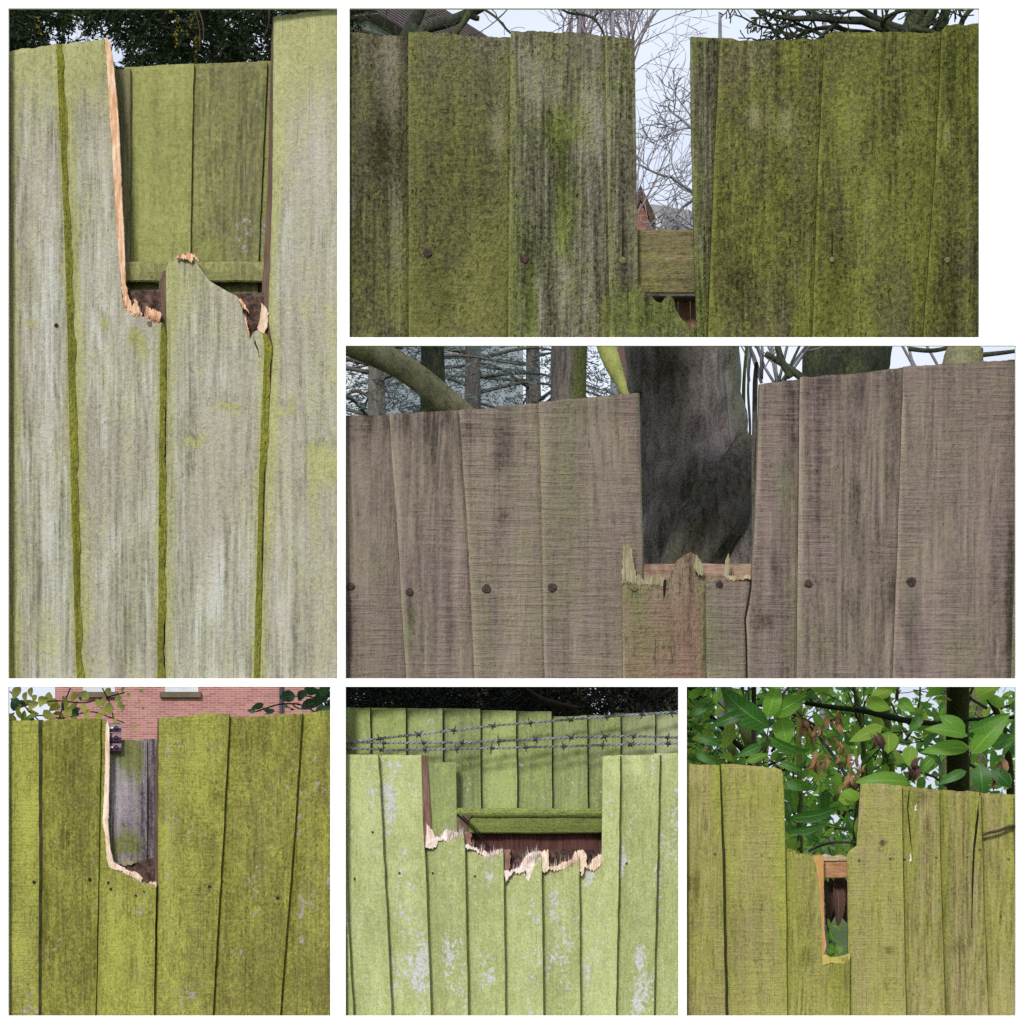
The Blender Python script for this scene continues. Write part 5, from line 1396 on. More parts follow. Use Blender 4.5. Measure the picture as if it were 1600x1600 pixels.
d1_ = 25.0
ca = P(1001, 300, d1_)
gable_house("brick_house", "orange brick gable seen above the rail in the dark fence's gap", (ca.x, d1_), P(1021, 350, d1_).x - P(981, 350, d1_).x, 4, P(1001, 358, d1_).z, P(1001, 316, d1_).z, 0.0, M['brick2'], M['twig_brown'], 0.02)
d2_ = 34.0
cb_ = P(1029, 350, d2_)
gable_house("distant_house", "distant grey-roofed house with white bargeboard and chimney in the dark fence's gap", (cb_.x, d2_), P(1050, 350, d2_).x - P(1016, 350, d2_).x, 0.75, P(1029, 360, d2_).z, P(1029, 341, d2_).z, math.radians(-50), M['brick2'], M['tile_grey'], 0.12, (0.0, 0.45, 0.10, 0.08), M['render'])


# ------------------------------------------------------------------ needle foliage
def sprays(specs, needle=0.014, nn=26, width=0.0022, rng=None, flat=0.5, droop=0.25):
    """specs: (pos, dir, length); flat sprays of thin needles along drooping twigs"""
    V, F = [], []
    for (p, d, ln) in specs:
        d = Vector(d).normalized()
        side = d.cross(Vector((rng.gauss(0, .5), rng.gauss(0, .5), 1))).normalized()
        p = Vector(p)
        for k in range(nn):
            t_ = (k + rng.random()) / nn
            b = p + d * (ln * t_) + Vector((0, 0, -droop * ln * t_ * t_))
            s = 1 if k % 2 else -1
            nd = (d * 0.75 + side * s * rng.uniform(0.5, 1.1) + Vector((rng.gauss(0, flat), rng.gauss(0, flat), rng.gauss(0, flat))) * 0.5).normalized()
            L_ = needle * rng.uniform(0.7, 1.3) * (1 - 0.3 * t_)
            wv_ = nd.cross(Vector((rng.gauss(0, 1), rng.gauss(0, 1), rng.gauss(0, 1)))).normalized() * width
            m_ = b + nd * (L_ * 0.5)
            i = len(V)
            V += [b, m_ + wv_, b + nd * L_, m_ - wv_]
            F.append((i, i + 1, i + 2, i + 3))
    return V, F


rng = random.Random(11)
# A: dark yew behind the tall grey fence
yw = empty("yew_tree", (-1.35, 1.3, 0), "dark yew with hanging needle sprays above the tall grey fence", "tree")
tb = Tubes()
tb.add(spline([(-1.35, 1.3, 0), (-1.33, 1.32, 1.2), (-1.28, 1.3, 2.4), (-1.2, 1.3, 3.4), (-1.15, 1.3, 4.2)], 5), [0.14 - 0.004 * i for i in range(21)], 10, rough=0.25)
tb.build("trunk", M['bark_rough'], yw)
tb = Tubes()
specs, spy = [], []
for k in range(10):
    px = rng.uniform(-60, 80); Yd = rng.uniform(0.55, 1.9)
    tip = P(px, rng.uniform(-30, 70), Yd)
    root = Vector((-1.2, 1.3, tip.z + rng.uniform(0.1, 0.5)))
    mid = (root + tip) / 2 + Vector((0, 0, rng.uniform(0.05, 0.2)))
    path = spline([root, mid, tip], 6)
    tb.add(path, [0.014 - 0.0009 * i for i in range(len(path))], 5)
    for q in range(0):
        b = path[rng.randrange(4, len(path))]
        specs.append((b + Vector((rng.gauss(0, .09), rng.gauss(0, .12), rng.gauss(0, .05))), (rng.gauss(0, 1), rng.gauss(0, .6), rng.uniform(-1.3, 0.2)), rng.uniform(0.06, 0.13)))
GAPS = [(120, 40, 32, 16), (182, 85, 20, 28), (85, 60, 14, 12), (145, 60, 26, 20), (405, 60, 11, 34), (175, 30, 14, 12), (330, 60, 9, 9), (300, 25, 7, 12), (250, 30, 7, 10), (60, 35, 8, 8), (395, 90, 10, 14), (220, 60, 6, 8), (350, 30, 6, 8)]
for k in range(3600):
    px, py = rng.uniform(-60, 540), rng.uniform(-60, 135)
    Yd = rng.uniform(0.5, 1.4)
    if any(((px - a) / c) ** 2 + ((py - b) / d) ** 2 < 1.5 for (a, b, c, d) in GAPS):
        continue
    specs.append((P(px, py, Yd), (rng.gauss(0, 1), rng.gauss(0, .6), rng.uniform(-1.4, 0.3)), rng.uniform(0.025, 0.055)))
tb.build("branch", M['bark_rough'], yw)
V_, F_ = sprays(specs, 0.016, 22, 0.0020, rng)
o = mesh_obj("crown", V_, F_, M['yew'], yw, WORLD[yw]); o["kind"] = "stuff"
for k in range(7):
    px, py = rng.choice([(275, 35), (100, 28), (50, 22), (260, 20), (280, 22), (310, 75)])
    spy.append((P(px + rng.gauss(0, 9), py - 14 + rng.gauss(0, 8), 0.48), (rng.gauss(0, .4), 0, -1), 0.04))
V_, F_ = sprays(spy, 0.010, 14, 0.0018, rng)
o = mesh_obj("needle_tips", V_, F_, M['yew_yellow'], yw, WORLD[yw]); o["kind"] = "stuff"
for (x0, y0, x1, y1) in ((303, 10, 312, 80), (308, 8, 318, 66), (420, 10, 412, 60)):
    tb = Tubes()
    tb.add(spline([P(x0, y0, 0.5), P((x0 + x1) / 2 + 4, (y0 + y1) / 2, 0.5), P(x1, y1, 0.5)], 5), [0.0012] * 11, 4)
    tb.build("hanging_twig", M['twig_brown'], yw)

# E: dark conifer hedge behind the lime fence
hg = empty("conifer_hedge", (P(800, 1300, 0.7).x, 0.7, 0), "dark twiggy conifer hedge above the rear boards behind barbed wire", "hedge")
specs = []
GE = [(605, 1087, 16, 9), (560, 1082, 8, 6), (655, 1080, 6, 8), (700, 1092, 4, 5), (990, 1098, 6, 6), (1030, 1095, 10, 8), (575, 1098, 5, 5)]
for k in range(3000):
    px, py, Yd = rng.uniform(515, 1085), rng.uniform(1035, 1135), rng.uniform(0.25, 1.2)
    if any(((px - a) / c) ** 2 + ((py - b) / d) ** 2 < 1.1 for (a, b, c, d) in GE):
        continue
    if px > 850 and rng.random() < 0.45:
        continue
    specs.append((P(px, py, Yd), (rng.gauss(0, .7), rng.gauss(0, .6), rng.uniform(-1.2, 0.4)), rng.uniform(0.025, 0.05)))
V_, F_ = sprays(specs, 0.012, 20, 0.0016, rng)
o = mesh_obj("foliage", V_, F_, M['hedge'], hg, WORLD[hg]); o["kind"] = "stuff"
tb = Tubes()
for k in range(70):
    px = rng.uniform(820, 1080) if k < 52 else rng.uniform(540, 820)
    py = rng.uniform(1040, 1085); Yd = rng.uniform(0.16, 0.6)
    dx = rng.uniform(-60, 60); dy = rng.uniform(20, 70)
    tb.add(spline([P(px, py, Yd), P(px + dx * .4 + rng.gauss(0, 4), py + dy * .5, Yd), P(px + dx, py + dy, Yd + 0.02)], 4), [rng.uniform(0.0007, 0.0018)] * 9, 4)
tb.add(spline([P(800, 1060, 0.22), P(830, 1085, 0.22), P(860, 1098, 0.24), P(900, 1108, 0.26)], 4), [0.006] * 13, 6)
tb.build("twig", M['twig_brown'], hg)["kind"] = "stuff"
tb = Tubes()
for px in (640, 760, 905, 1015):
    tb.add([P(px, 1045, 0.7), P(px + 6, 1200, 0.72), (P(px + 6, 1200, 0.72).x, 0.72, 0)], [0.012, 0.016, 0.02], 7)
tb.build("stem", M['bark_rough'], hg)

# C: blue-green pines, far behind
for k, (px, Yd, lab) in enumerate(((585, 4.6, "blue-green pine farthest left above the brown fence"), (735, 5.2, "blue-green pine right of the mossy leaning trunk above the brown fence"), (830, 6.0, "blue-green pine beside the grey pine trunk above the brown fence"))):
    base = P(px, 1300, Yd)
    pn = empty("pine_tree", (base.x, Yd, 0), lab, "tree", "pines behind the brown fence")
    tb = Tubes()
    zt = P(px, 330, Yd).z
    tb.add([(base.x, Yd, 0), (base.x + .02, Yd, zt * 0.5), (base.x, Yd, zt)], [0.075, 0.055, 0.012], 8)
    specs = []
    for q in range(42):
        z = zt * (0.66 + 0.34 * q / 42)
        ln = 1.15 * (1.15 - q / 42) * rng.uniform(0.6, 1.0)
        a = rng.uniform(0, 2 * math.pi)
        tip = Vector((base.x + math.cos(a) * ln, Yd + math.sin(a) * ln, z - 0.18 * ln + 0.1))
        if tip.x > P(958, 500, tip.y).x:
            tip.x = P(950, 500, tip.y).x
        path = spline([(base.x, Yd, z), (Vector((base.x, Yd, z)) + tip) / 2 + Vector((0, 0, .05)), tip], 5)
        tb.add(path, [0.007 - 0.0005 * i for i in range(len(path))], 4)
        for r_ in range(22):
            b = path[rng.randrange(3, len(path))]
            specs.append((b + Vector((rng.gauss(0, .07), rng.gauss(0, .07), rng.gauss(0, .05))), (rng.gauss(0, 1), rng.gauss(0, 1), rng.uniform(-0.8, 0.3)), rng.uniform(0.06, 0.13)))
    tb.build("trunk", M['bark_rough'], pn)
    V_, F_ = sprays(specs, 0.026, 16, 0.0022, rng)
    o = mesh_obj("crown", V_, F_, M['pine'], pn, WORLD[pn]); o["kind"] = "stuff"


def stem_path(spec):
    return spline([P(*q[:3]) for q in spec], 6)


def trunk(name, label, spec, mat, sides=14, rough=0.12, group=None, part="trunk", flute=0.0, cat="tree", n=6):
    """spec: (x, y, Y, width in mm on the wall); the last point is dropped to the ground"""
    pts = [P(x, y, Y) for (x, y, Y, w) in spec]
    rad = [w / 2000.0 * (CAM_D + Y) / CAM_D for (x, y, Y, w) in spec]
    g = pts[-1].copy(); g.z = -0.05
    pts.append(g); rad.append(rad[-1] * 1.15)
    e = empty(name, (g.x, g.y, 0), label, cat, group)
    path = spline(pts[:-1], n)
    rr = np.interp(np.linspace(0, len(rad) - 2, len(path)), range(len(rad)), rad)
    path = path + [g]; rr = np.append(rr, rad[-1])
    tb = Tubes(); tb.add(path, rr.tolist(), sides, rough=rough, flute=flute, seed=rng.random() * 20)
    o = tb.build(part, mat, e)
    return e, o, path, rr


def moss_attr(o, fn):
    at = o.data.attributes.new("moss", 'FLOAT', 'POINT')
    org = WORLD[o]
    at.data.foreach_set("value", np.array([fn(v.co + org) for v in o.data.vertices], dtype=np.float32))


# big beech trunk in the brown fence's gap
e, o, path, rr = trunk("beech_tree", "big dark fluted tree trunk filling the brown fence's U-shaped break",
                       [(1078, 466, 0.62, 170), (1066, 540, 0.6, 176), (1072, 620, 0.6, 168), (1076, 690, 0.6, 176), (1082, 760, 0.6, 206), (1080, 860, 0.6, 220), (1035, 1000, 0.6, 110), (1020, 1090, 0.6, 80)], M['bark_grey'], 48, 0.2, flute=0.06, n=10)
moss_attr(o, lambda v: 0.6 * math.exp(-((v.x - P(1152, 600, 0.6).x) / 0.022) ** 2) + 0.3 * math.exp(-((v.x - P(985, 600, 0.6).x) / 0.02) ** 2) + 0.3 * math.exp(-((v.x - P(1062, 600, 0.6).x) / 0.012) ** 2))
tb = Tubes()
pth = spline([P(1168, 690, 0.52), P(1150, 745, 0.47), P(1118, 800, 0.45), P(1085, 860, 0.46), P(1050, 960, 0.47)], 8)
tb.add(pth, np.interp(range(len(pth)), [0, 10, len(pth) - 1], [0.020, 0.038, 0.06]).tolist(), 26, rough=0.5, flute=0.08, seed=3)
tb.build("root", M['bark_rough'], e)
tb = Tubes()
pth = spline([P(1180, 700, 0.56), P(1170, 780, 0.5), P(1160, 880, 0.48), P(1158, 980, 0.48)], 8)
tb.add(pth, np.interp(range(len(pth)), [0, len(pth) - 1], [0.028, 0.05]).tolist(), 20, rough=0.15, seed=5)
tb.build("root", M['bark_grey'], e)

trunk("leaning_tree", "mossy green trunk leaning across the top left of the brown fence", [(500, 520, 1.75, 44), (560, 540, 1.75, 46), (630, 575, 1.75, 42), (690, 622, 1.75, 42), (760, 690, 1.75, 46), (800, 760, 1.75, 48)], M['bark_moss'], 16, 0.12)
e2, o2, _, _ = trunk("pine_tree", "grey-green straight pine trunk standing behind the brown fence's top edge", [(889, 470, 2.8, 54), (888, 540, 2.8, 55), (888, 620, 2.8, 56), (886, 760, 2.8, 58)], M['bark_rough'], 16, 0.14)
moss_attr(o2, lambda v: 0.9 if v.x > P(896, 0, 2.8).x else -0.2)
tb = Tubes()
tb.add(spline([P(934, 490, 2.2), P(944, 530, 2.2), P(960, 575, 2.2), P(973, 604, 2.2), P(985, 640, 2.2)], 5), np.interp(range(21), [0, 8, 20], [0.0235, 0.0215, 0.004]).tolist(), 14, rough=0.08)
tb.build("limb", M['bark_yellow'], e2)
# wide dark trunk at the right and the tree's bare crown above the mossy fence
e3, o3, path, rr = trunk("oak_tree", "dark bare oak with wide leaning trunk and twiggy branches above the fences' right", [(1436, 10, 3.4, 30), (1420, 120, 3.35, 60), (1375, 330, 3.2, 110), (1345, 480, 3.1, 124), (1325, 560, 3.0, 136), (1330, 640, 3.0, 120), (1400, 800, 3.0, 90), (1475, 960, 3.0, 70), (1496, 1070, 3.0, 50)], M['bark_dark'], 20, 0.1)
tb = Tubes(); r2 = random.Random(5)
for (x, y, dx, dz, ln, w) in ((1412, 60, -1.0, 0.12, 0.42, 0.014), (1425, 50, -0.9, 0.35, 0.36, 0.012), (1440, 45, 0.6, 0.9, 0.3, 0.016), (1412, 70, -0.1, 1.0, 0.3, 0.022), (1385, 60, -1.0, 0.25, 0.34, 0.009), (1340, 66, -0.8, 0.5, 0.28, 0.007),
                              (1300, 62, -0.8, 0.35, 0.24, 0.006), (1255, 64, -0.7, 0.5, 0.22, 0.005), (1225, 66, -0.8, 0.6, 0.20, 0.005), (1360, 64, 0.3, 0.9, 0.25, 0.008), (1465, 50, 0.5, 1.0, 0.2, 0.016), (1500, 44, 0.5, 0.9, 0.2, 0.008)):
    tb = Tubes()
    limb(tb, P(x, y, 3.35), (dx, r2.uniform(-.2, .2), dz), ln, w, r2, 0, 3, 0.2, -0.02, 4, 0.85, 0.55, 7, None, 0.0016, 7)
    tb.build("branch", M['bark_dark'], e3)
for (a, m_, b, w0, w1) in (((1262, 598), (1235, 577), (1196, 552), 14, 9), ((1236, 590), (1222, 565), (1213, 535), 12, 10), ((1225, 594), (1240, 560), (1252, 535), 5, 4), ((1420, 545), (1455, 548), (1490, 542), 8, 7), ((1520, 556), (1560, 552), (1592, 548), 9, 6)):
    tb = Tubes()
    tb.add(spline([P(*a, 2.4), P(*m_, 2.4), P(*b, 2.4)], 5), [q * 0.00074 for q in np.linspace(w0, w1, 11)], 7, rough=0.1)
    tb.build("branch", M['bark_dark'], e3)
tb = Tubes()
for k in range(16):
    limb(tb, P(r2.choice([1170, 1190, 1215, 1440, 1480]), r2.uniform(590, 610), 2.8), (r2.uniform(-.6, .6), 0, 1), 0.35, 0.004, r2, 1, 2, 0.18, 0, 3, 0.7, 0.6, 5, None, 0.0016, 6)
tb.build("twig", M['twig_grey'], e3)["kind"] = "stuff"
# mossy stump top right behind the brown fence
trunk("mossy_stump", "mossy yellow-green stump top at the brown fence's right end", [(1512, 540, 2.2, 50), (1508, 556, 2.2, 58), (1505, 590, 2.2, 66), (1505, 650, 2.2, 70)], M['bark_moss'], 18, 0.2, cat="stump")
# thin saplings and dark post beside the beech
for (x0, x1, w, lab, mt) in ((1160, 1164, 6, "thin grey-green sapling between beech trunk and dark post", 'stem_green'), (1170, 1171, 4, "thinnest pale sapling right beside the dark post", 'twig_grey')):
    trunk("sapling", lab, [(x1 + 7, 500, 0.8, w * .7), (x1 + 1, 560, 0.8, w * .8), (x1 - 2, 610, 0.8, w), (x0 + 2, 670, 0.8, w), (x0 - 1, 720, 0.8, w), (x0, 760, 0.8, w)], M[mt], 7, 0.1)
trunk("fence_post", "thin dark stake standing in the brown fence's break", [(1182, 566, 0.13, 6), (1180, 600, 0.13, 8.5), (1179, 660, 0.13, 8.5), (1178, 720, 0.13, 8)], M['bark_rough'], 9, 0.15, cat="stake")

# B: dark-limbed tree upper left
e4, o4, path, rr = trunk("bare_tree", "bare tree with thick dark limbs above the mossy fence's left end", [(648, 40, 2.0, 24), (642, 70, 2.0, 34), (655, 140, 2.0, 40), (670, 300, 2.0, 40), (676, 540, 2.0, 36), (678, 640, 2.0, 40)], M['bark_dark'], 14, 0.12)
r3 = random.Random(9)


def px_tube(pts, ws, Y, sides=9):
    path = spline([P(x, y, Y) for (x, y) in pts], 6)
    s_ = (CAM_D + Y) / CAM_D / 2000.0
    tb = Tubes()
    tb.add(path, np.interp(np.linspace(0, len(ws) - 1, len(path)), range(len(ws)), [w * s_ for w in ws]).tolist(), sides, rough=0.12)
    tb.build("branch", M['bark_dark'], e4)


px_tube([(632, 62), (642, 44), (652, 24), (662, 0)], [24, 22, 20, 20], 2.0)
px_tube([(650, 55), (670, 43), (700, 34), (725, 24), (745, 14), (765, 2)], [16, 18, 19, 17, 17, 16], 1.95)
px_tube([(735, 22), (744, 28), (749, 29)], [14, 10, 7], 1.95)
px_tube([(700, 66), (715, 48), (730, 26), (742, 4)], [9, 9, 11, 12], 1.9)
px_tube([(742, 8), (762, 18), (778, 30), (790, 44), (802, 56)], [4, 4, 4, 3.5, 3], 1.9)
px_tube([(778, 29), (788, 20), (796, 10)], [2.5, 2, 1.5], 1.9, 5)
px_tube([(530, 20), (560, 15), (600, 11), (640, 5)], [12, 9, 7, 6], 1.9)
px_tube([(530, 40), (550, 46), (575, 51), (600, 58)], [9, 8, 7, 5], 1.9)
px_tube([(562, 20), (575, 32), (590, 42), (605, 46), (615, 58)], [2, 2, 2, 2, 1.5], 1.9, 5)
px_tube([(605, 46), (606, 58)], [1.5, 1], 1.9, 4); px_tube([(618, 40), (619, 58)], [1.4, 1.2], 1.9, 4)
px_tube([(563, 15), (560, 32), (556, 42)], [1.5, 1.2, 1], 1.9, 4)
px_tube([(668, 18), (674, 26), (682, 20)], [1.5, 1.5, 1], 1.9, 4)
px_tube([(876, 14), (890, 20), (905, 22), (925, 27), (935, 38), (943, 52), (946, 66)], [3, 4.5, 4, 4.5, 4, 3.5, 3], 1.9, 6)
px_tube([(872, 12), (878, 26), (884, 32)], [1.4, 1.2, 1], 1.9, 4); px_tube([(925, 27), (938, 18), (950, 6)], [2, 1.6, 1.2], 1.9, 4)
for k in range(14):
    x, y = r3.choice([(575, 32), (600, 46), (778, 30), (760, 17), (890, 20), (905, 22), (930, 30), (680, 22)])
    tb = Tubes()
    limb(tb, P(x, y, 1.9), (r3.uniform(-1, 1), 0, r3.uniform(-.8, 1)), 0.07, 0.0012, r3, 1, 2, 0.25, 0, 3, 0.8, 0.6, 5, None, 0.0007, 5)
    tb.build("twig", M['bark_dark'], e4)

# silver birches: fine purple-brown twigs in and beside the gap
for (px, Yd, seed, n_, lab) in ((958, 9.0, 21, 7, "leafless birch with fine twigs left of the dark fence's gap"), (1125, 7.0, 33, 4, "leafless tree with wiry twigs right of the dark fence's gap")):
    r4 = random.Random(seed)
    spec = [(px, 20, Yd, 5), (px, 200, Yd, 9), (px, 420, Yd, 12), (px + 2, 560, Yd, 13), (px + 2, 640, Yd, 14)]
    e5, _, path, rr = trunk("birch_tree" if px < 1000 else "bare_tree", lab, spec, M['twig_grey'], 8, 0.05)
    for k in range(n_):
        tb = Tubes()
        y = r4.uniform(60, 430) if px < 1000 else r4.uniform(210, 400)
        sgn = 1 if r4.random() < (0.72 if px < 1000 else 0.0) else -1
        if px < 1000:
            limb(tb, P(px, y, Yd), (sgn * r4.uniform(0.25, 0.8), r4.uniform(-.4, .4), 1.0), r4.uniform(0.5, 0.95), 0.006, r4, 0, 3, 0.10, -0.02, 4, 0.55, 0.62, 5, None, 0.0011, 7)
            tb.build("branch", M['twig_purple'], e5)
        else:
            limb(tb, P(px, y, Yd), (sgn * r4.uniform(0.5, 1.0), r4.uniform(-.3, .3), r4.uniform(0.0, 0.8)), r4.uniform(0.25, 0.42), 0.008, r4, 0, 3, 0.24, -0.03, 4, 0.85, 0.6, 5, None, 0.0018, 7)
            tb.build("branch", M['twig_grey'], e5)
tb = Tubes()
r4 = random.Random(3)
eb = empty("birch_tree", (P(905, 1300, 10.5).x, 10.5, 0), "farthest birch with hazy purple twigs above the mossy fence's middle", "tree")
base = P(905, 1300, 10.5)
tb.add([(base.x, 10.5, 0), P(905, 300, 10.5), P(905, 60, 10.5), P(906, -40, 10.5)], [0.05, 0.03, 0.014, 0.006], 7)
tb.build("trunk", M['twig_grey'], eb)
tb = Tubes()
for k in range(26):
    limb(tb, P(r4.uniform(860, 1000), r4.uniform(50, 110), 10.5), (r4.uniform(-.5, .5), 0, 1.0), r4.uniform(0.25, 0.5), 0.005, r4, 1, 3, 0.12, 0.0, 4, 0.5, 0.7, 5, None, 0.0013, 6)
tb.build("twig", M['twig_purple'], eb)["kind"] = "stuff"
lp = Tubes(); b_ = P(1288, 1300, 12.0)
lp.add([(b_.x, 12, 0), (b_.x, 12, 3), P(1288, 18, 12)], [0.035, 0.022, 0.012], 8)
tag(lp.build("lamp_post", M['twig_grey'], None), "thin grey pole standing against the sky above the mossy fence", "pole")

# ------------------------------------------------------------------ D: yellow climber left, ivy right
lf_y = leaf_mesh("yellow_leaf_blade", M['yellow'], 0.72, 0.10, 0.15)
lf_yg = leaf_mesh("yellow_green_leaf_blade", M['yellow_green'], 0.45, 0.12, 0.15)
lf_ivy = leaf_mesh("ivy_leaf_blade", M['ivy'], 0.75, 0.08, 0.12)
sh = empty("yellow_climber", (P(110, 1300, 0.14).x, 0.14, 0), "yellow-leaved climber trailing along the olive fence's top left", "plant")
tb = Tubes()
for pts in ([(20, 1110), (50, 1100), (90, 1095), (130, 1098), (165, 1090), (195, 1082)], [(30, 1130), (60, 1118), (100, 1122), (140, 1112), (175, 1122), (195, 1130)], [(15, 1080), (35, 1100), (60, 1125), (80, 1140)], [(90, 1130), (100, 1100), (110, 1075)], [(160, 1075), (172, 1100), (178, 1125)]):
    tb.add(spline([P(x, y, 0.07) for (x, y) in pts], 5), [0.0011] * (5 * (len(pts) - 1) + 1), 5)
tb.add([P(30, 1130, 0.14), (P(30, 1300, 0.14).x, 0.14, 0)], [0.004, 0.007], 6)
tb.build("stem", M['twig_brown'], sh)
r5 = random.Random(4)
YL = [(32, 1082, 22), (42, 1088, 18), (50, 1080, 16), (72, 1098, 24), (78, 1090, 22), (85, 1100, 22), (122, 1090, 18), (128, 1086, 16), (137, 1088, 16), (95, 1115, 24), (68, 1118, 22), (108, 1112, 20), (150, 1098, 16), (170, 1105, 20), (165, 1095, 16), (188, 1092, 14), (193, 1105, 12), (178, 1112, 16),
      (200, 1085, 9), (217, 1083, 10), (216, 1093, 8), (221, 1107, 7), (211, 1136, 10), (190, 1100, 12), (195, 1078, 11), (140, 1115, 18), (155, 1120, 16), (60, 1105, 20), (84, 1122, 18), (180, 1125, 12), (160, 1110, 15), (118, 1122, 16), (132, 1105, 16), (172, 1080, 14), (75, 1108, 20), (58, 1092, 14)]
for (x, y, s_) in YL:
    place_leaf(lf_y, leaf_mat(P(x, y - s_ * .4, r5.uniform(0.035, 0.09)), 180 + r5.gauss(0, 40), s_ * 0.00103, r5.gauss(0, 25), r5.gauss(0, 20)), sh)
for k in range(26):
    x, y = (r5.uniform(12, 45), r5.uniform(1098, 1135)) if k < 17 else (r5.uniform(95, 112), r5.uniform(1102, 1120))
    place_leaf(lf_yg if k % 3 else lf_ivy, leaf_mat(P(x, y, r5.uniform(0.04, 0.12)), r5.uniform(0, 360), 0.020, r5.gauss(0, 25), r5.gauss(0, 20)), sh)

iv = empty("evergreen_shrub", (P(460, 1300, 0.16).x, 0.16, 0), "glossy dark evergreen sprig over the olive fence's top right", "plant")
tb = Tubes()
for pts in ([(520, 1140), (480, 1105), (440, 1100), (400, 1112)], [(520, 1120), (490, 1090), (450, 1088)], [(520, 1140), (505, 1090), (500, 1070)]):
    tb.add(spline([P(x, y, 0.16) for (x, y) in pts], 5), [0.0013] * (5 * (len(pts) - 1) + 1), 5)
tb.add([P(520, 1140, 0.16), (P(520, 1300, 0.16).x, 0.16, 0)], [0.004, 0.008], 6)
tb.build("stem", M['twig_brown'], iv)
for (x, y, a, s_) in ((436, 1090, 80, 36), (465, 1092, 60, 30), (425, 1108, -85, 24), (412, 1100, 250, 20), (445, 1106, 100, 30), (470, 1106, 75, 36), (490, 1098, 60, 34), (500, 1088, 30, 30), (480, 1080, 40, 26), (505, 1110, 90, 26), (455, 1098, 110, 34), (515, 1078, -20, 26), (400, 1112, 280, 14), (430, 1112, 260, 22), (492, 1112, 80, 30), (475, 1076, 100, 30), (510, 1100, 20, 28)):
    place_leaf(lf_ivy, leaf_mat(P(x, y, r5.uniform(0.05, 0.12)), a, s_ * 0.00103, r5.gauss(0, 30), r5.gauss(-10, 25), 0.75), iv)

# ------------------------------------------------------------------ F: laurel
la = empty("laurel_shrub", (P(1330, 1300, 0.5).x, 0.5, 0), "tall green laurel with large glossy leaves behind the tan fence", "shrub")
lf_l = leaf_mesh("laurel_leaf_blade", M['laurel'], 0.42, 0.14, 0.14)
lf_d = leaf_mesh("dark_laurel_leaf_blade", M['laurel_dark'], 0.42, 0.16, 0.18)
lf_b = leaf_mesh("bright_laurel_leaf_blade", M['laurel_bright'], 0.5, 0.10, 0.10)
lf_s = leaf_mesh("small_laurel_blade", M['laurel'], 0.48, 0.12, 0.12, 3)
lf_sb = leaf_mesh("small_bright_blade", M['laurel_bright'], 0.5, 0.10, 0.10, 3)
lf_sd = leaf_mesh("small_dark_blade", M['laurel_dark'], 0.5, 0.10, 0.10, 3)
tb = Tubes(); r6 = random.Random(12)


def stem(pts, ws, Y, mat, name="stem", sides=8, rough=0.12, parent=la):
    tt = Tubes()
    path = spline([P(x, y, Y) for (x, y) in pts], 6)
    s_ = (CAM_D + Y) / CAM_D / 2000.0
    tt.add(path, np.interp(np.linspace(0, len(ws) - 1, len(path)), range(len(ws)), [w * s_ for w in ws]).tolist(), sides, rough=rough, seed=pts[0][0])
    return tt.build(name, mat, parent)


stem([(1258, 1098), (1300, 1105), (1345, 1110), (1390, 1120), (1432, 1128), (1470, 1130), (1520, 1124), (1600, 1120)], [7, 8.5, 9, 10, 10, 7, 6, 6], 0.30, M['bark_dark'])
stem([(1386, 1040), (1384, 1100), (1388, 1180), (1392, 1230), (1392, 1400)], [14, 16, 16, 17, 18], 0.62, M['stem_green'])
stem([(1250, 1060), (1248, 1150), (1250, 1240), (1250, 1330), (1252, 1460)], [8, 9, 9, 10, 11], 0.55, M['stem_green'])
stem([(1330, 1060), (1345, 1120), (1350, 1200), (1338, 1290), (1340, 1420)], [6, 7, 8, 10, 12], 0.50, M['stem_green'])
stem([(1135, 1060), (1140, 1120), (1145, 1200), (1145, 1300)], [14, 15, 16, 16], 0.6, M['stem_green'])
stem([(1155, 1120), (1168, 1150), (1178, 1180), (1186, 1230)], [18, 20, 22, 22], 0.45, M['stem_green'])
stem([(1110, 1118), (1135, 1145), (1160, 1172), (1175, 1190)], [7, 7, 8, 8], 0.35, M['bark_dark'])
stem([(1263, 1330), (1280, 1322), (1305, 1316), (1342, 1317)], [4, 4, 4, 4], 0.12, M['bark_dark'])
stem([(1410, 1145), (1380, 1165), (1355, 1190), (1345, 1200)], [2, 2.4, 2.4, 2], 0.22, M['bark_dark'])
stem([(1440, 1130), (1420, 1142), (1390, 1145), (1370, 1142)], [2.4, 2, 2, 1.6], 0.2, M['bark_dark'])
stem([(1518, 1165), (1528, 1140), (1550, 1125)], [3, 2.4, 2], 0.12, M['stem_green'])
stem([(1535, 1075), (1560, 1120), (1575, 1180), (1580, 1260)], [9, 10, 12, 14], 0.7, M['bark_trunk'])
tr_ = empty("tree_trunk", (P(1497, 1300, 0.42).x, 0.42, 0), "straight dark mossy trunk standing in the laurel behind the tan fence", "tree")
stem([(1497, 1010), (1497, 1075), (1496, 1150), (1498, 1240), (1499, 1500), (1500, 2700)], [35, 35.5, 36, 36, 40, 46], 0.42, M['bark_trunk'], "trunk", 18, 0.08, tr_)

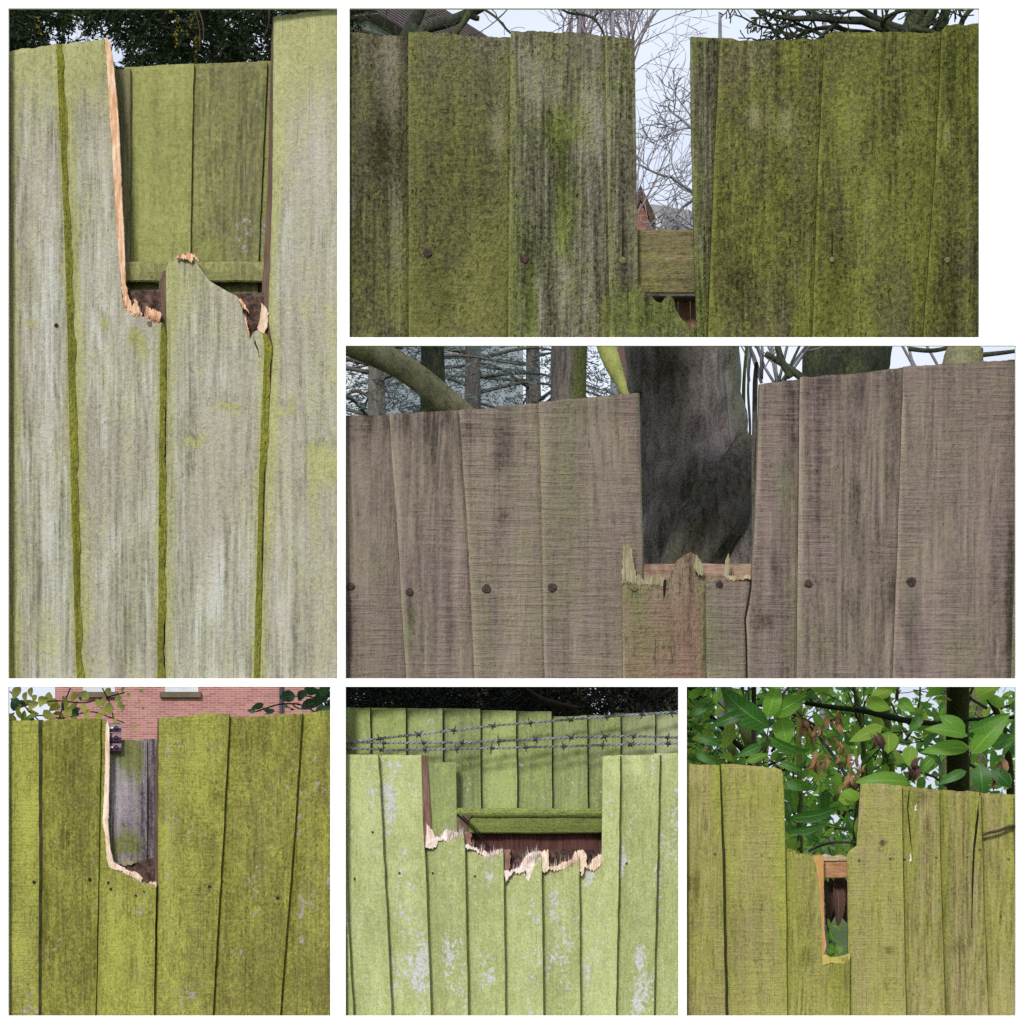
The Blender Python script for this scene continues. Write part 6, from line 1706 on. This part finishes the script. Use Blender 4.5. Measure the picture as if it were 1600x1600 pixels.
HERO = [(1203, 1137, 1126, 1077, .44, lf_d, -20), (1203, 1117, 1259, 1087, .46, lf_l, 10), (1198, 1122, 1216, 1066, .5, lf_l, 0), (1222, 1120, 1228, 1164, .85, lf_l, 10), (1201, 1150, 1263, 1176, .32, lf_d, 35), (1232, 1277, 1313, 1263, .26, lf_d, 20),
        (1230, 1298, 1292, 1288, .24, lf_d, 20), (1424, 1223, 1334, 1220, .30, lf_l, 15), (1512, 1150, 1446, 1138, .36, lf_l, 20), (1516, 1168, 1440, 1174, .34, lf_l, 10), (1508, 1146, 1470, 1118, .6, lf_l, 0), (1518, 1178, 1573, 1117, .42, lf_l, -15), (1514, 1142, 1576, 1116, .36, lf_d, 10),
        (1530, 1195, 1535, 1238, .85, lf_d, 0), (1388, 1142, 1387, 1177, .8, lf_b, 0), (1380, 1134, 1328, 1158, .34, lf_b, 0), (1352, 1092, 1390, 1108, .5, lf_b, 10), (1404, 1092, 1428, 1112, .7, lf_l, 10), (1440, 1115, 1420, 1145, .5, lf_d, 0), (1425, 1165, 1418, 1196, .7, lf_b, 10), (1170, 1110, 1110, 1135, .3, lf_d, 0),
        (1110, 1095, 1076, 1120, .5, lf_d, 10), (1190, 1165, 1150, 1182, .4, lf_d, 0), (1125, 1070, 1080, 1060, .5, lf_l, 10), (1165, 1190, 1200, 1178, .4, lf_l, 0), (1545, 1165, 1590, 1150, .5, lf_d, 0), (1220, 1190, 1252, 1205, .4, lf_d, 10), (1225, 1222, 1255, 1235, .45, lf_d, 0), (1570, 1105, 1540, 1085, .5, lf_l, 0),
        (1225, 1250, 1232, 1285, .45, lf_d, 0), (1510, 1205, 1465, 1225, .35, lf_d, 10), (1550, 1200, 1580, 1230, .6, lf_d, 0), (1395, 1075, 1360, 1090, .5, lf_b, 0), (1450, 1085, 1480, 1070, .5, lf_l, 0), (1525, 1090, 1560, 1070, .5, lf_b, 0), (1460, 1180, 1435, 1205, .5, lf_l, 0), (1090, 1150, 1125, 1165, .4, lf_d, 0), (1085, 1175, 1120, 1195, .4, lf_d, 0),
        (1318, 1235, 1340, 1250, .6, lf_b, 0), (1310, 1250, 1345, 1240, .6, lf_b, 0), (1075, 1090, 1100, 1075, .5, lf_l, 0)]
for (x0, y0, x1, y1, w, lf, yaw) in HERO:
    Yd = r6.uniform(0.035, 0.09)
    ln = math.hypot(x1 - x0, y1 - y0); a = math.degrees(math.atan2(x1 - x0, y0 - y1))
    place_leaf(lf, leaf_mat(P(x0, y0, Yd), a, ln * 0.00104, yaw, r6.gauss(8, 6), w / 0.42), la)
SKY = [(1275, 1125, 26, 18), (1300, 1100, 14, 8), (1405, 1090, 26, 16), (1300, 1280, 14, 10), (1278, 1300, 10, 8), (1430, 1075, 20, 10), (1260, 1235, 8, 14), (1165, 1078, 12, 8), (1240, 1150, 5, 20)]
kinds = [lf_l, lf_l, lf_d, lf_b]
for k in range(215):
    x, y = r6.uniform(1060, 1600), r6.uniform(1060, 1345 if 0.3 < 1 else 0)
    if y > 1250 and not (1225 < x < 1350):
        y = r6.uniform(1065, 1240)
    Yd = r6.uniform(0.20, 0.75)
    if any(((x - a) / c) ** 2 + ((y - b) / d) ** 2 < 1.0 for (a, b, c, d) in SKY) or 1476 < x < 1518:
        continue
    place_leaf(r6.choice(kinds), leaf_mat(P(x, y, Yd), r6.uniform(0, 360), r6.uniform(22, 44) * 0.0011, r6.gauss(0, 40), r6.gauss(10, 30)), la)
Ms = {lf_s: [], lf_sb: [], lf_sd: []}
for k in range(2700):
    x, y = r6.uniform(1050, 1620), r6.uniform(1040, 1420)
    Yd = r6.uniform(0.7, 2.6)
    if any(((x - a) / (c * .8)) ** 2 + ((y - b) / (d * .8)) ** 2 < 1.0 for (a, b, c, d) in SKY):
        continue
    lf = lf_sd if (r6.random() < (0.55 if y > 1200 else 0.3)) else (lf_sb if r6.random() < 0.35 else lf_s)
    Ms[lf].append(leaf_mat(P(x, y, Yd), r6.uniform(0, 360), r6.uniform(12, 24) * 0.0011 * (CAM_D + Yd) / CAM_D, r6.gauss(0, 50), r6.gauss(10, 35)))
for k in range(950):
    if k < 260:
        x, y, Yd = r6.uniform(1055, 1112), r6.uniform(1055, 1200), r6.uniform(0.5, 1.3)
    else:
        x, y, Yd = r6.uniform(1228, 1400), r6.uniform(1055, 1340), r6.uniform(0.7, 2.2)
        if any(((x - a) / c) ** 2 + ((y - b) / d) ** 2 < 1.0 for (a, b, c, d) in SKY):
            continue
    lf = r6.choice([lf_s, lf_s, lf_sb, lf_sd])
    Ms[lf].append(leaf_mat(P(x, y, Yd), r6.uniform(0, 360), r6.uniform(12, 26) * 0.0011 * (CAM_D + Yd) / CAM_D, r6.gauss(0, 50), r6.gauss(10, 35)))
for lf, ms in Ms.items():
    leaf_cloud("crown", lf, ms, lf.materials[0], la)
tb = Tubes()
for k in range(60):
    x, y = r6.uniform(1060, 1600), r6.uniform(1060, 1300)
    limb(tb, P(x, y, r6.uniform(.5, 1.6)), (r6.uniform(-1, 1), r6.uniform(-.3, .3), r6.uniform(-.2, 1)), 0.16, 0.003, r6, 1, 2, 0.2, 0, 3, 0.7, 0.6, 5, None, 0.001, 5)
tb.build("twig", M['twig_brown'], la)["kind"] = "stuff"

db = empty("dead_branch", P(1345, 1252, 0.10), "dead branch with withered brown leaves slanting down to the tan fence", "branch")
stem([(1246, 1112), (1270, 1140), (1296, 1172), (1322, 1212), (1346, 1254)], [3, 4, 5, 6, 8], 0.10, M['bark_dark'], "stem", 8, 0.15, db)
stem([(1246, 1118), (1262, 1136), (1262, 1150)], [2, 1.6, 1], 0.10, M['twig_brown'], "twiglet", 5, 0.1, db)
stem([(1283, 1157), (1300, 1152), (1312, 1150)], [2, 1.6, 1.4], 0.10, M['twig_brown'], "twiglet", 5, 0.1, db)
lf_dead = leaf_mesh("withered_leaf", M['dead'], 0.36, 0.45, 0.35, 5)
lf_dw = leaf_mesh("wide_dark_leaf", M['dead_dark'], 0.26, 0.3, 0.12, 6)
lf_dd = leaf_mesh("dark_withered_leaf", M['dead_dark'], 0.34, 0.5, 0.4, 5)
for (cx, cy, n_, s0) in ((1256, 1142, 5, 24), (1270, 1150, 4, 22), (1282, 1146, 3, 20), (1304, 1124, 3, 26), (1309, 1136, 3, 24), (1297, 1165, 4, 18), (1275, 1192, 5, 24), (1286, 1196, 4, 22), (1312, 1172, 4, 20), (1318, 1190, 3, 22), (1336, 1196, 5, 22), (1330, 1222, 5, 24), (1326, 1236, 4, 22), (1345, 1208, 3, 20)):
    for q in range(n_):
        place_leaf(lf_dead, leaf_mat(P(cx + r6.gauss(0, 4), cy - s0 * .5 + r6.gauss(0, 4), r6.uniform(0.08, 0.12)), 180 + r6.gauss(0, 22), s0 * r6.uniform(.7, 1.1) * 0.00103, r6.uniform(-70, 70), r6.gauss(0, 15)), db)
wl_ = empty("withered_leaves", P(1430, 1228, 0.07), "withered grey-brown leaf cluster hanging above the tan fence's middle boards", "dead leaves")
for (cx, cy, n_, s0) in ((1428, 1200, 5, 28), (1436, 1188, 3, 24), (1360, 1150, 3, 36)):
    for q in range(n_):
        place_leaf(lf_dd, leaf_mat(P(cx + r6.gauss(0, 4), cy - s0 * .2, r6.uniform(0.05, 0.09)), 180 + r6.gauss(0, 22), s0 * 0.00103, r6.uniform(-70, 70), r6.gauss(0, 15)), wl_)
wl2 = empty("withered_leaves", P(1560, 1230, 0.07), "long withered brown leaf hanging at the tan fence's right end", "dead leaves")
for q in range(3):
    place_leaf(lf_dead, leaf_mat(P(1565 - 2 * q, 1180 + 8 * q, 0.07 + .01 * q), 195, 0.042, r6.uniform(-60, 60), 0), wl2)
wl3 = empty("withered_leaves", P(1306, 1450, 0.075), "dark dead leaves hanging inside the tan fence's slot-shaped hole", "dead leaves")
for q in range(7):
    place_leaf(lf_dw, leaf_mat(P(1290 + 5 * q + r6.gauss(0, 1.5), 1366 + r6.uniform(-4, 8), 0.07 + .012 * (q % 3)), 180 + r6.gauss(0, 8), r6.uniform(0.05, 0.085), r6.uniform(-60, 60), r6.gauss(0, 8)), wl3)
for q in range(16):
    place_leaf(lf_sb if q % 2 else lf_s, leaf_mat(P(r6.uniform(1292, 1326), r6.uniform(1448, 1494), r6.uniform(0.035, 0.06)), r6.uniform(0, 360), r6.uniform(0.014, 0.024), r6.gauss(0, 30), r6.gauss(0, 20)), la)
stem([(1290, 1430), (1296, 1460), (1300, 1490), (1304, 1540)], [4, 5, 7, 8], 0.10, M['bark_dark'], "twig", 6, 0.2, wl3)
tag(stk.build("stick", M['twig_brown'], None), "short brown stick poking out of the tan fence at its right end", "stick")
